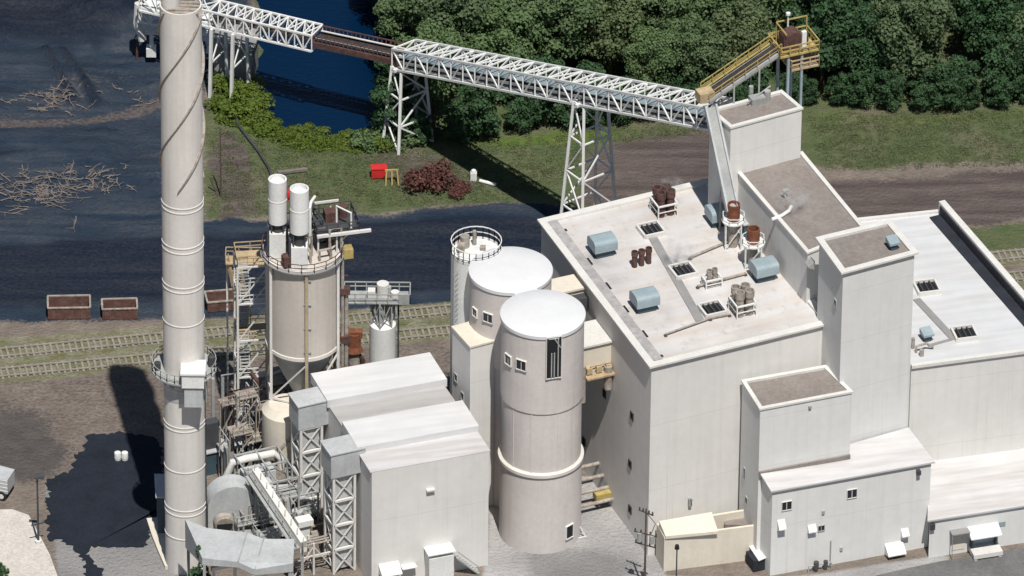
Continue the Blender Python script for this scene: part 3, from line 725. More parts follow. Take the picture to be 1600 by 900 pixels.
# roof plant on the tank: two tall white vents on boxes, pipes and a side platform
def vent_stack(px, py, h, label, box_h, top_r):
    p = W(px, py, za1+.2); q = thing('vent_stack', label, 'vent stack', p)
    m = MB(); m.bx(-.85, .85, -.85, .85, 0, box_h); m.build('base_box', 'white_paint', q)
    m = MB(); m.lathe((0, 0, 0), [(.6, box_h+.0), (.6, h*.42)], 20); m.build('neck', 'dark_steel', q)
    m = MB(); m.lathe((0, 0, 0), [(.6, h*.42), (top_r, h*.44), (top_r, h), (top_r*.85, h), (top_r*.85, h-.6)], 28); m.lathe((0, 0, 0), [(0, h-.5), (top_r*.86, h-.5)], 28); m.build('pipe', 'white_paint', q)
    for z in (h*.74,): m = MB(); m.lathe((0, 0, z), [(top_r*.98, -.08), (top_r*1.03, -.06), (top_r*1.03, .06), (top_r*.98, .08)], 28); m.build('band', 'white_paint', q)
    m = MB()
    for s in (-.6, .6):
        for u in (-.6, .6): m.bar((s, u, box_h), (s, u, h*.45), .14)
    m.bx(-1.1, -.86, -.7, .7, .2, box_h+.8); m.build('frame', 'dark_steel', q)
    return q
v1 = vent_stack(434, 397, 9.4, 'white vent stack on the tank top, farther back of the two, with red flag box', 3.0, .97)
v2 = vent_stack(468, 412, 9.4, 'white banded vent stack on the tank top, nearer of the two', 2.5, 1.0)
m = MB(); m.bx(1.05, 1.55, -.4, .3, 7.0, 7.9); m.bar((1.3, 0, 2), (1.3, 0, 7.0), .12); m.build('red_box', 'red_paint', v1)
p = W(515, 360, za1+2.6)
sp = thing('roof_platform', 'dark railed steel platform with pipes jutting from the tank top', 'platform', W(507, 385, za1+.1), R(14))
m = MB(); m.bx(-1.2, 3.4, -1.6, 2.4, 2.4, 2.6); m.rail([(-1.2, -1.6, 2.6), (3.4, -1.6, 2.6), (3.4, 2.4, 2.6), (-1.2, 2.4, 2.6)], 1.1, .09, 1.1, closed=True); m.build('deck', 'dark_steel', sp)
m = MB(); m.bx(-1.2, 4.6, -1.9, -1.6, 2.35, 2.65); m.bx(-1.6, 1.8, 1.2, 1.35, 4.6, 4.85); m.build('edge_beam', 'coping', sp)
m = MB()
for x in (-1.0, 1.0): m.bar((x, -1.4, 0), (x, -1.4, 2.4), .18); m.bar((x, 1.6, 0), (x, 1.6, 4.6), .18)
m.bar((2.9, -1.0, 2.4), (.4, -1.0, .2), .16); m.build('frame', 'coping', sp)
m = MB(); m.tube([(-1.7, -.6, 0), (-1.7, -.6, 5.5), (-1.5, -.3, 6.0), (-.9, .6, 6.0)], .16, 10); m.tube([(2.6, -1.2, 2.6), (2.6, -1.2, 4.6), (1.4, .4, 4.6), (1.4, .4, 2.6)], .11, 8); m.tube([(.3, -1.2, .3), (.3, -1.2, 1.7), (1.6, -1.2, 1.7), (1.6, -1.2, 0)], .18, 8); m.build('pipe', 'white_paint', sp)
m = MB(); m.bx(.2, 1.6, .4, 1.6, 2.6, 3.8); m.cyl((2.3, 1.4, 2.6), (2.3, 1.4, 3.9), .5, n=14); m.build('motor', 'rust_dark', sp)
m = MB(); m.bx(1.6, 2.6, -2.3, -1.2, -.4, .7); m.build('yellow_box', 'yellow_paint', sp)
# clutter on the tank roof
rk = thing('tank_roof_plant', 'crowded dark pipes, boxes and frames around the vent stacks on the tank top', 'machinery', Vector((ga.x, ga.y, za1+.25)), AZ)
r5 = random.Random(12); m = MB()
for k in range(12):
    x, y = r5.uniform(-2.6, 2.8), r5.uniform(-2.4, 2.6); s_ = r5.uniform(.25, .6); m = MB(); m.bx(x-s_, x+s_, y-s_*.8, y+s_*.8, 0, r5.uniform(.5, 1.9)); m.build('box', r5.choice(['rust_dark', 'dark_steel', 'stained_pipe']), rk)
m = MB()
for k in range(14):
    x, y, z = r5.uniform(-2.8, 2.6), r5.uniform(-2.6, 2.6), r5.uniform(.4, 3.2); L = r5.uniform(.8, 2.2); d = r5.choice([(1, 0), (0, 1)])
    m.tube([(x, y, 0), (x, y, z), (x+d[0]*L, y+d[1]*L, z), (x+d[0]*L, y+d[1]*L, 0)], r5.choice([.07, .1, .15]), 7)
m.build('pipe', 'stained_pipe', rk); m = MB()
for x in (-2.2, 0, 2.2):
    for y in (-.2, 2.4): m.bar((x, y, 0), (x, y, 3.4), .14)
for z in (1.8, 3.4):
    m.bar((-2.2, 2.4, z), (2.2, 2.4, z), .14); m.bar((-2.2, -.2, z), (2.2, -.2, z), .14)
    for x in (-2.2, 0, 2.2): m.bar((x, -.2, z), (x, 2.4, z), .12)
m.build('frame', 'dark_steel', rk)
# stair tower to the left of the tank
gs_ = W(392, 690); zs_ = upz(gs_, 405)
st = thing('access_stair', 'open steel stair tower climbing the left side of the hopper tank', 'stair', gs_, R(8))
X0, X1, Y0, Y1 = -1.5, 1.9, -1.5, 1.7
for x in (X0, X1):
    for y in (Y0, Y1):
        m = MB(); m.bar((x, y, 0), (x, y, zs_), .22); m.build('column', 'coping', st)
lv = [zs_*k/5 for k in range(1, 6)]
for k, z in enumerate(lv):
    m = MB(); m.bx(X0, X1, Y0 if k % 2 else .6, -.6 if k % 2 else Y1, z-.12, z); m.rail([(X0, Y0, z), (X1, Y0, z), (X1, Y1, z), (X0, Y1, z)], 1.1, .09, 1.6, closed=True); m.build('landing', 'coping' if k % 2 else 'tan_steel', st)
zprev = 0
for k, z in enumerate(lv):
    m = MB(); y0, y1 = (Y0+.5, Y1-.5) if k % 2 == 0 else (Y1-.5, Y0+.5)
    for x in (X0+.35, X0+1.35): m.bar((x, y0, zprev), (x, y1, z), .1, .3)
    for i in range(14): 
        f = (i+.5)/14; m.box((X0+.85, y0+(y1-y0)*f, zprev+(z-zprev)*f), (1.0, .26, .05))
    m.build('stair_flight', 'grey_steel', st); zprev = z
m = MB()
for k in range(5):
    z0_, z1_ = zs_*k/5, zs_*(k+1)/5
    m.bar((X0, Y0, z0_), (X1, Y0, z1_), .12); m.bar((X1, Y0, z0_), (X1, Y1, z1_), .12); m.bar((X0, Y0, z1_), (X1, Y0, z1_), .16); m.bar((X1, Y0, z1_), (X1, Y1, z1_), .16); m.bar((X0, Y1, z0_), (X1, Y1, z1_), .12)
m.build('bracing', 'coping', st)
# outer sloping stair at the top-left
gl = W(373, 640); zl0, zl1 = upz(gl, 490), upz(gl, 412)
ls = thing('sloping_stair', 'tan straight stair flight descending from the tank top on a post', 'stair', gl)
a, b = Vector((-.5, .5, zl1)), Vector((.75, -.6, zl0))
m = MB()
for s in (-.55, .55):
    q = Vector((s, .25*s, 0)); m.bar(a+q, b+q, .16, .4); m.bar(a+q+Vector((0, 0, 1.0)), b+q+Vector((0, 0, 1.0)), .09)
    for f in (0, .33, .66, 1): c = a.lerp(b, f)+q; m.bar(c, c+Vector((0, 0, 1)), .08)
for i in range(20): c = a.lerp(b, (i+.5)/20); m.box(c, (1.1, .2, .05))
m.build('flight', 'tan_steel', ls)
m = MB(); m.bx(-1.3, 2.8, -.1, 1.5, zl1-.12, zl1+.04); m.rail([(-1.3, 1.5, zl1), (2.8, 1.5, zl1)], 1.1, .09, 1.2); m.rail([(-1.3, -.1, zl1), (-1.3, 1.5, zl1)], 1.1, .09, 1.2); m.build('landing', 'tan_steel', ls)
for q in ((-1.2, 1.4), (.75, -.7)):
    m = MB(); m.bar((*q, 0), (*q, zl1 if q[0] < 0 else zl0), .2); m.build('post', 'coping', ls)
# cream vessel under the cone and its cabinet
gv = W(448, 760); zv = upz(gv, 628)
ve = thing('mixer_vessel', 'cream stained round vessel beneath the hopper cone', 'vessel', gv)
m = MB(); m.lathe((0, 0, 0), [(2.3, 1.0), (2.6, 2.0), (2.6, zv-.9), (1.9, zv-.2), (0, zv)], 36); m.build('shell', 'cream_wall', ve)
m = MB()
for k in range(4):
    a = k*math.pi/2+.4; m.bar((2.2*math.cos(a), 2.2*math.sin(a), 0), (2.2*math.cos(a), 2.2*math.sin(a), 2.4), .3)
m.build('skirt_frame', 'grey_steel', ve)
m = MB(); m.tube([(-1.4, -2.2, .5), (-1.4, -2.5, zv*.5), (.6, -2.5, zv*.75), (1.2, -1.6, zv+.4)], .22, 10); m.build('pipe', 'stained_pipe', ve)
gk = W(431, 748); kb = thing('control_cabinet', 'grey equipment cabin with small window between tank and lattice tower', 'cabin', gk, AZ)
zk = upz(gk, 695)
m = MB(); m.bx(-1.1, 1.1, -.9, .9, zk-2.6, zk); m.build('cabin', 'duct_grey', kb)
m = MB(); m.bx(.1, .75, -.94, -.9, zk-1.5, zk-.9); m.build('window', 'glass_dark', kb)
m = MB()
for x in (-.95, .95):
    for y in (-.75, .75): m.bar((x, y, 0), (x, y, zk-2.6), .2)
m.build('stilts', 'grey_steel', kb)
# pipe bundle at the right flank of the tank
gp = W(535, 740); zpb = upz(gp, 385)
pb = thing('pipe_riser', 'bundle of pipes and ladder rising up the right side of the hopper tank', 'pipework', gp)
m = MB(); m.cyl((0, 0, 0), (0, 0, zpb), .17, n=8); m.cyl((.4, .2, 0), (.4, .2, zpb*.8), .22, n=8); m.cyl((-.4, .1, 0), (-.4, .1, zpb*.93), .1, n=8); m.build('pipe', 'stained_pipe', pb)
for z in np.arange(1, zpb, 2.2): m = MB(); m.bar((-.6, .1, z), (.6, .1, z), .12); m.build('clamp', 'rust_dark', pb)
for z in np.arange(5, zpb, 6.0): m = MB(); m.bx(-.5, .8, -.3, .5, z, z+.7); m.build('clamp_box', 'rust_dark', pb)
# ================================================================ lattice towers with transfer boxes
def lattice_tower(label, px_base, py_base, py_boxbot, py_boxtop, w, bw, bd):
    g = W(px_base, py_base); zb_ = upz(g, py_boxbot); zt_ = upz(g, py_boxtop)
    root = thing('transfer_tower', label, 'tower', g, AZ)
    h = w/2
    for x in (-h, h):
        for y in (-h, h):
            m = MB(); m.bar((x, y, 0), (x, y, zb_), .26); m.build('leg', 'coping', root)
    m = MB(); n = 4
    for k in range(n+1):
        z = zb_*k/n
        for (x0, y0, x1, y1) in ((-h, -h, h, -h), (h, -h, h, h), (h, h, -h, h), (-h, h, -h, -h)):
            if k: m.bar((x0, y0, z-.05), (x1, y1, z-.05), .26)
            if k < n:
                z2 = zb_*(k+1)/n; m.bar((x0, y0, z), (x1, y1, z2), .13); m.bar((x1, y1, z), (x0, y0, z2), .13)
    m.build('bracing', 'coping', root)
    m = MB(); m.bx(-h*.8, h*.8, -h*.8, h*.8, .4, zb_); m.build('casing', 'duct_grey', root)
    m = MB(); m.bx(-bw/2+.35, bw/2+.35, -bd/2, bd/2, zb_, zt_); bx_ = m.build('head_box', 'duct_grey', root)
    m = MB(); m.bx(-bw/2+.25, bw/2+.45, -bd/2-.1, bd/2+.1, zt_, zt_+.14); m.build('lid', 'duct_grey', bx_)
    return root
lattice_tower('grey lattice tower with boxed head, the farther of the pair near the filter house', 480, 806, 658, 622, 2.35, 3.7, 2.7)
lattice_tower('grey lattice tower with boxed head, the nearer of the pair with feet in view', 531, 884, 733, 697, 2.35, 3.8, 2.8)
# small white silo with service frame
gw = W(597.5, 662); zw = upz(gw, 505); rw = 19.5*.0725
ws = thing('small_silo', 'small white silo topped by a cluttered steel frame, behind the filter house', 'silo', gw)
m = MB(); m.lathe((0, 0, 0), [(rw, 0), (rw, zw), (rw*.8, zw+.2), (0, zw+.35)], 36); m.build('shell', 'white_paint', ws)
m = MB(); zf_ = upz(gw, 466)
for k in range(6):
    a = k*math.pi/3+.3; m.bar((rw*.92*math.cos(a), rw*.92*math.sin(a), zw), (rw*.92*math.cos(a), rw*.92*math.sin(a), zf_), .14)
    b = a+math.pi/3; m.bar((rw*.92*math.cos(a), rw*.92*math.sin(a), zw), (rw*.92*math.cos(b), rw*.92*math.sin(b), zf_), .1); m.bar((rw*.92*math.cos(b), rw*.92*math.sin(b), zw), (rw*.92*math.cos(a), rw*.92*math.sin(a), zf_), .1)
m.cyl((-.3, -.2, zw), (-.3, -.2, zf_), .45, n=14); m.cyl((.6, .2, zw+.4), (.6, .2, zf_+1.4), .3, n=12); m.build('frame', 'grey_steel', ws)
m = MB(); m.bx(-4.1, 2.9, -1.2, 1.2, zf_, zf_+.14); m.rail([(-4.1, -1.2, zf_+.1), (2.9, -1.2, zf_+.1), (2.9, 1.2, zf_+.1), (-4.1, 1.2, zf_+.1)], 1.15, .11, 1.1, closed=True); m.bx(1.7, 2.9, -1.25, -1.15, zf_, zf_+1.3); m.build('catwalk', 'grey_steel', ws)
m = MB(); m.cyl((0, .3, zf_), (0, .3, zf_+1.7), .65, n=16); m.cyl((1.3, -.2, zf_), (1.3, -.2, zf_+1.0), .45, n=14); m.bx(-1.6, -.8, -.5, .4, zf_+.1, zf_+1.1); m.build('filter_unit', 'coping', ws)
m = MB(); m.bar((rw+.25, -.1, 0), (rw+.25, -.1, zf_), .2); m.build('downpipe', 'dark_steel', ws)
# rusty fan stack
gr = W(553, 690); zr_ = upz(gr, 520)
rs = thing('rusty_pipe_stack', 'rust brown vertical pipe with orange rust head beside the small white silo', 'pipe', gr)
m = MB(); m.cyl((0, 0, 0), (0, 0, zr_-2.2), .62, n=18); m.build('pipe', 'stained_pipe', rs)
m = MB(); m.cyl((0, 0, zr_-2.2), (0, 0, zr_-1.5), .95, .7, n=18); m.cyl((0, 0, zr_-1.5), (0, 0, zr_), .72, n=18); m.bx(-.9, .9, -.4, .5, zr_-.5, zr_+.25); m.build('head', 'rust', rs)
m = MB(); m.tube([(.9, .2, 0), (.9, .2, zr_-3.6), (.5, 0, zr_-2.9)], .3, 10); m.build('side_pipe', 'rust_dark', rs)
# ================================================================ flue ducts and fans in front of the chimney
gd = W(289, 936); zd = upz(gd, 811)
du = thing('flue_duct', 'big grey sheet metal flue duct with sloping top at the chimney foot', 'duct', gd)
T = [W(289, 811, zd), W(316, 872, zd), W(372, 878, zd-.2), W(398, 890, zd-.8), W(458, 880, zd-1.4), W(460, 842, zd-1.4), W(412, 842, zd-.6), W(386, 832, zd), W(324, 825, zd)]
m = MB(); pts = [(p.x, p.y) for p in T]; zs2 = [p.z for p in T]
dp = [3.6, .9, .7, .7, 1.1, 2.4, 3.0, 3.4, 3.6]
m.prism(pts, [z-d for z, d in zip(zs2, dp)], zs2, bot=True); world_part(m, 'duct', 'duct_grey', du)
m = MB()
for i, j in ((2, 7), (3, 6)):
    m.bar(T[i]+Vector((0, 0, .04)), T[j]+Vector((0, 0, .04)), .14, .1)
world_part(m, 'stiffener', 'grey_steel', du)
m = MB()
for q in (T[0], T[1], T[3], T[4], T[5]):
    c = q.lerp(W(370, 855, zd), .06); m.bar(Vector((c.x, c.y, 0)), Vector((c.x, c.y, q.z-.75)), .3)
for a, b in ((T[0], T[1]), (T[1], T[3]), (T[3], T[4])):
    m.bar(Vector((a.x, a.y, .2)), Vector((b.x, b.y, b.z-1.3)), .16)
world_part(m, 'frame', 'grey_steel', du)
m = MB(); a, b = W(330, 889, zd-2.2), W(372, 880, zd-2.2); m.bar(a, b, .4, .4); q = W(367, 882, zd-2.4); m.bar(q, Vector((q.x, q.y, 0)), .34, .34); q = W(334, 889, zd-2.4); m.bar(q, Vector((q.x, q.y, 0)), .3, .3); world_part(m, 'handrail_beam', 'white_paint', du)
# induced draught fan
gfn = W(362, 842); zfn = upz(gfn, 752)
fn = thing('draught_fan', 'grey snail shaped draught fan housing right of the chimney foot', 'fan', gfn, R(10))
m = MB(); r = 2.3; k = 26
prof = []
for i in range(k+1):
    t = math.pi*(-.15+1.15*i/k); prof.append((r*math.cos(t)*(1+.15*i/k), r*math.sin(t)+zfn-r))
prof += [(-r*1.15, .8), (r*.95, .8)]
for y0, y1 in ((-1.1, 1.3),):
    n = len(prof); vs = [(x, y0, z) for x, z in prof]+[(x, y1, z) for x, z in prof]
    m.add(vs, [(i, (i+1) % n, n+(i+1) % n, n+i) for i in range(n)]+[tuple(range(n)), tuple(range(2*n-1, n-1, -1))])
m.build('housing', 'duct_grey', fn)
m = MB(); m.cyl((-1.0, -1.1, 3.2), (-1.0, -1.9, 3.1), 1.15, 1.0, n=24); m.build('inlet', 'stained_pipe', fn)
m = MB(); m.cyl((-1.0, -1.9, 3.1), (-1.0, -1.93, 3.1), .85, n=24); m.build('inlet_opening', 'black_void', fn)
m = MB(); m.bx(2.2, 4.4, -1.2, 1.5, zfn-4.2, zfn-.9); m.bx(2.0, 6.3, -.8, 2.0, 2.2, 5.0); m.build('outlet_duct', 'duct_grey', fn)
m = MB(); m.bx(-2.7, 6.4, -1.6, 2.0, 0, .8); m.build('plinth', 'coping', fn)
m = MB(); m.bx(.4, 2.2, -3.2, -1.7, .8, 2.2); m.cyl((2.4, -2.4, 1.7), (4.4, -2.4, 1.7), .6, n=16); m.build('motor', 'grey_steel', fn)
# inclined enclosed screw conveyor
a = W(398, 735, 9.0); b = W(474, 850, 6.2)
ic = thing('inclined_conveyor', 'long pale enclosed conveyor sloping down past the lattice towers', 'conveyor', Vector((b.x, b.y, 0)))
m = MB(); m.bar(a, b, .75, .75); world_part(m, 'casing', 'coping', ic)
m = MB(); x = (b-a).normalized()
for k in range(9):
    c = a.lerp(b, k/8); m.bar(c-Vector((0, 0, .5)), c+Vector((0, 0, .5)), .95, .1)
m.rail([a+V*.1-U*.8-Vector((0, 0, .4)), b-U*.8-Vector((0, 0, .4))], 1.0, .08, 1.5); m.bar(a-U*.75-Vector((0, 0, .45)), b-U*.75-Vector((0, 0, .45)), .7, .1)
world_part(m, 'walkway', 'grey_steel', ic)
m = MB()
for f in (.02, .5, .98): m = MB(); c = a.lerp(b, f); m.bar(Vector((c.x, c.y, 0)), c, .28); world_part(m, 'post', 'grey_steel', ic)
# low grey roofed machine houses left of the tank
def low_house(label, pts, z, wall='grey_steel'):
    P = [W(x, y, z) for x, y in pts]; o = ccw([(p.x, p.y) for p in P])
    root = thing('machine_shed', label, 'shed', Vector((sum(p.x for p in P)/4, sum(p.y for p in P)/4, 0)))
    m = MB(); m.prism(o, 0, z-.15); world_part(m, 'wall', wall, root); m = MB(); m.prism(offset(o, .2), z-.15, z, bot=True); world_part(m, 'roof', 'duct_grey', root)
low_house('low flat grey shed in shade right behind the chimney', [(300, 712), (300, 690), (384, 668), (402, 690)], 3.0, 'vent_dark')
low_house('small grey shed beside the chimney foot with shade painted on its side', [(244, 742), (262, 742), (266, 775), (246, 775)], 5.2, 'vent_dark')  # dark teal wall colour stands in for its shadow side
# branch ducts and steel between the fan, the flue duct and the lattice towers
bd_ = thing('branch_ducts', 'grey rectangular branch ducts and elbows between the draught fan and the lattice towers', 'duct', W(430, 815), AZ)
m = MB(); m.bx(-3.2, .2, .2, 2.0, 4.6, 6.4); m.build('duct', 'duct_grey', bd_)
m = MB(); m.bx(-1.2, .5, -2.8, .2, 2.6, 4.4); m.build('duct', 'duct_grey', bd_)
m = MB(); m.prism([(.2, .2), (2.6, .6), (2.6, 2.0), (.2, 2.0)], [4.6, 2.4, 2.4, 4.6], [6.4, 3.8, 3.8, 6.4], bot=True); m.build('duct', 'stained_pipe', bd_)
m = MB(); m.tube([(-4.2, 3.2, 0), (-4.2, 3.2, 5), (-3.6, 3.0, 6.6), (-2.2, 2.6, 7.0), (.8, 2.4, 7.0), (1.6, 2.4, 6.2), (1.6, 2.4, 0)], .42, 14); m.build('round_duct', 'coping', bd_)
m = MB(); m.tube([(-2.5, -2.2, 0), (-2.5, -2.2, 3.2), (-1.6, -2.2, 4.0), (2.4, -2.2, 4.0), (3.0, -2.2, 3.3), (3.0, -2.2, 0)], .3, 12); m.build('round_duct', 'duct_grey', bd_)
m = MB()
for x in (-3.4, -1, 1.4, 3.6):
    for y in (-3.2, 0, 3.0):
        m.bar((x, y, 0), (x, y, 7.6 if x < 2 else 5), .18)
for z in (2.4, 5.0, 7.4):
    for y in (-3.2, 0, 3.0): m.bar((-3.4, y, z), (3.6 if z < 6 else 1.4, y, z), .16)
    for x in (-3.4, -1, 1.4): m.bar((x, -3.2, z), (x, 3.0, z), .14)
m.bar((-3.4, -3.2, 0), (-1, -3.2, 5), .1); m.bar((-1, -3.2, 2.4), (1.4, -3.2, 5), .1); m.bar((-3.4, -3.2, 7.4), (-1, -3.2, 5), .1); m.bar((1.4, -3.2, 0), (3.6, -3.2, 2.4), .1)
m.build('frame', 'grey_steel', bd_)
m = MB(); m.bx(-3.4, 1.4, -3.2, -1.8, 5.0, 5.1); m.rail([(-3.4, -3.2, 5.1), (1.4, -3.2, 5.1)], 1.05, .07, 1.0); m.bx(1.4, 3.6, -3.2, 0, 2.4, 2.5); m.rail([(1.4, -3.2, 2.5), (3.6, -3.2, 2.5), (3.6, 0, 2.5)], 1.05, .07, 1.0)
for s in (-.35, .35): m.bar((1.5, -1.6+s, 5.0), (3.5, -1.6+s, 2.5), .1, .2)
for i in range(9): m.box((1.6+i*.22, -1.6, 4.85-i*.27), (.2, .7, .05))
m.build('grating', 'grey_steel', bd_)
# low yard steel in front of the nearer tower
ys_ = thing('pipe_bridge', 'low steel pipe bridge along the feet of the nearer lattice tower', 'pipe rack', W(490, 893), AZ)
for x in (-2.6, -.2, 2.2):
    m = MB(); m.bar((x, -.5, 0), (x, -.5, 4.0), .2); m.bar((x, 1.0, 0), (x, 1.0, 4.0), .2); m.bar((x, -.5, 3.6), (x, 1.0, 3.6), .16); m.bar((x, -.5, 1.2), (x, 1.0, 1.2), .16); m.build('frame', 'coping', ys_)
m = MB()
for y, z in ((-.3, 3.75), (.1, 3.8), (.6, 3.75), (0, 1.35), (.5, 1.4)): m.cyl((-3.2, y, z), (3.0, y, z), .11, n=8)
m.build('pipe', 'stained_pipe', ys_)
m = MB(); m.bar((-2.6, -.5, 0), (-.2, -.5, 3.6), .1); m.bar((-.2, -.5, 3.6), (2.2, -.5, 0), .1); m.bar((-2.6, -.5, 2.4), (2.2, -.5, 2.4), .14); m.build('bracing', 'coping', ys_)
# dense service steel round the legs of the hopper tank
g = W(445, 728); ss = thing('service_steel', 'dark dense pipes, braces and gratings packed under and left of the hopper tank', 'pipework', g, AZ)
r6 = random.Random(21); m = MB()
for k in range(46):
    x, y, z = r6.uniform(-7.5, 3.5), r6.uniform(-3.5, 5), r6.uniform(1.0, 11); L = r6.uniform(1.0, 4.5); d = r6.choice([(1, 0), (0, 1)])
    e = (x+d[0]*L, y+d[1]*L, z); m.tube([(x, y, 0), (x, y, z), e, (e[0], e[1], max(0, z-r6.uniform(1, 6)))], r6.choice([.06, .09, .14, .2]), 7)
    if k == 30: m.build('pipe', 'grey_steel', ss); m = MB()
m.build('pipe', 'rust_dark', ss); m = MB()
for k in range(12):
    x, y, z = r6.uniform(-7.5, 2), r6.uniform(-3, 4), r6.uniform(2.5, 12); w_, d_ = r6.uniform(1.2, 3), r6.uniform(1, 2.4)
    m.bx(x, x+w_, y, y+d_, z, z+.12); m.rail([(x, y, z+.1), (x+w_, y, z+.1), (x+w_, y+d_, z+.1)], 1.05, .07, 1.0)
    for q in (0, w_): m.bar((x+q, y+d_*.5, 0), (x+q, y+d_*.5, z), .13)
    m.bar((x, y, max(0, z-3)), (x+w_, y, z), .09)
m.build('grating', 'stained_pipe', ss); m = MB()
for k in range(14):
    x, y = r6.uniform(-7.5, 3), r6.uniform(-3, 5); s_ = r6.uniform(.4, 1.0); z = r6.choice([0, 0, 3, 5]); m = MB(); m.bx(x-s_, x+s_, y-s_*.7, y+s_*.7, 0, z+r6.uniform(1.0, 2.2)); m.build('machine_box', r6.choice(['dark_steel', 'grey_steel', 'rust_dark']), ss)
# clutter of pipes and platforms between the ducts
g = W(425, 835)
cl = thing('pipe_gallery', 'tangle of small pipes and grated platforms between duct and lattice towers', 'pipework', g, AZ)
rnd = random.Random(5)
m = MB()
for k in range(30):
    x, y, z = rnd.uniform(-4.5, 4), rnd.uniform(-3.2, 3.6), rnd.uniform(.6, 5.4); L = rnd.uniform(1.5, 4)
    d = rnd.choice([(1, 0, 0), (0, 1, 0)])
    e = (x+d[0]*L, y+d[1]*L, z); m.tube([(x, y, max(0, z-2.5)), (x, y, z), e, (e[0], e[1], max(0, z-rnd.uniform(.5, 3)))], rnd.choice([.08, .12, .18]), 8)
m.build('pipe', 'stained_pipe', cl)
m = MB()
for (x0, x1, y0, y1, z) in ((-4.5, -1, -1.5, 1.5, 3.0), (-.5, 3.5, .5, 3.5, 4.2), (-3, 2, -4, -2, 2.4)):
    m.bx(x0, x1, y0, y1, z, z+.12); m.rail([(x0, y0, z+.1), (x1, y0, z+.1), (x1, y1, z+.1), (x0, y1, z+.1)], 1.1, .08, 1.2, closed=True)
    for x in (x0+.2, x1-.2):
        for y in (y0+.2, y1-.2): m.bar((x, y, 0), (x, y, z), .16)
m.build('platform', 'grey_steel', cl)
m = MB()
for k in range(9):
    m = MB(); x, y = rnd.uniform(-4, 4), rnd.uniform(-3.5, 3.5); s = rnd.uniform(.5, 1.1); m.bx(x-s, x+s, y-s*.7, y+s*.7, 0, rnd.uniform(1, 2.8)); m.build('machine_box', rnd.choice(['duct_grey', 'stained_pipe', 'dark_steel']), cl)
for x, y, r_, h_ in ((-1.5, -2.8, .7, 2.6), (2.4, -1.2, .6, 3.2)): m = MB(); m.cyl((x, y, 0), (x, y, h_), r_, n=16); m.build('vessel', 'duct_grey', cl)
m = MB(); m.bx(1.2, 2.9, -4.6, -3.4, 3.4, 4.1); m.bx(1.5, 2.6, -4.3, -3.6, 0, 3.4); m.build('junction_box', 'white_paint', cl)
# ================================================================ plant on the process building roof
zq = zM-.3
bv = W(941, 396, zq)
vent0 = thing('roof_ventilator', 'blue-grey hooded roof ventilator by the far left roof corner', 'roof ventilator', bv, AZ, 'hooded ventilators on the white roof')
m = MB(); m.bx(-1.0, 1.0, -.8, .8, 0, 1.0); m.build('curb', 'vent_dark', vent0)
m = MB(); k = 10; prof = []
for i in range(k+1):
    t = math.pi*(i/k); prof.append((-1.12*math.copysign(abs(math.cos(t))**.55, math.cos(t)), 1.4+.75*max(0, math.sin(t))**.6))
prof = [(-1.12, .85)]+prof+[(1.12, .85)]
n = len(prof); vs = [(-1.3, y, z) for y, z in prof]+[(1.3, y, z) for y, z in prof]
m.add(vs, [(i, (i+1) % n, n+(i+1) % n, n+i) for i in range(n)]+[tuple(range(n)), tuple(range(2*n-1, n-1, -1))])
m.build('hood', 'vent_blue', vent0)
for px, py, lb in ((1007, 482, 'blue-grey hooded roof ventilator near the front left roof edge'), (1124, 348, 'blue-grey hooded roof ventilator beside the taller rusty stack'), (1193, 434, 'blue-grey hooded roof ventilator nearest the right roof edge')):
    dup(vent0, W(px, py, zq), AZ+random.uniform(-.03, .03), lb)
# sunk louvred hatches
hz = W(1067, 426, zq)
h0 = thing('roof_hatch', 'square black roof hatch at the middle of the walkway strip, steam drifting by', 'roof hatch', hz, AZ, 'black hatches along the roof walkway')
m = MB(); s = 1.15
for a, b in (((-s, -s), (s, -s)), ((s, -s), (s, s)), ((s, s), (-s, s)), ((-s, s), (-s, -s))): m.bar((*a, .25), (*b, .25), .22, .5)
m.build('curb', 'coping', h0)
m = MB(); m.bx(-s+.1, s-.1, -s+.1, s-.1, .05, .16); m.build('opening', 'black_void', h0)
m = MB()
for q in (-.55, .05, .6): m.bar((q, -s+.15, .22), (q-.1, s-.15, .3), .14, .22)
m.build('louvre', 'dark_steel', h0)
for px, py, lb in ((1017, 362, 'square black roof hatch at the far end of the walkway strip'), (1113, 486, 'square black roof hatch at the near end of the walkway strip')):
    dup(h0, W(px, py, zq), AZ, lb)
for px, py, lb in ((1448, 452, 'square black hatch on the bright wing roof, farther one'), (1507, 524, 'square black hatch on the bright wing roof, nearer one')):
    o = dup(h0, W(px, py, zW-.3), R(14), lb); o['group'] = 'black hatches on the wing roof'
# clustered exhaust pipes in a rail
def pipe_cluster(label, px, py, h, r, colr, cols, rail=True):
    g = W(px, py, zq); root = thing('exhaust_pipes', label, 'exhaust pipes', g, AZ)
    for x, y in cols:
        m = MB(); m.lathe((x, y, 0), [(r, 0), (r, h*.72), (r*1.22, h*.74), (r*1.22, h), (r*.9, h), (r*.9, h-.5), (0, h-.5)], 18); m.build('pipe', colr, root)
    if rail:
        X = max(abs(c[0]) for c in cols)+.55; Y = max(abs(c[1]) for c in cols)+.5
        m = MB(); z = h*.52
        for a, b in (((-X, -Y), (X, -Y)), ((X, -Y), (X, Y)), ((X, Y), (-X, Y)), ((-X, Y), (-X, -Y))):
            m.bar((*a, z), (*b, z), .16); m.bar((*a, 0), (*a, z), .12)
            m.bar((*a, z*.5), (*b, z*.5), .08)
        m.build('frame', 'white_paint', root)
    return root
sq = [(-.55, -.5), (.55, -.5), (-.55, .6), (.55, .6)]
pipe_cluster('four brown exhaust pipes in a white frame at the far edge of the white roof', 1037, 332, 3.0, .42, 'rust_dark', sq)
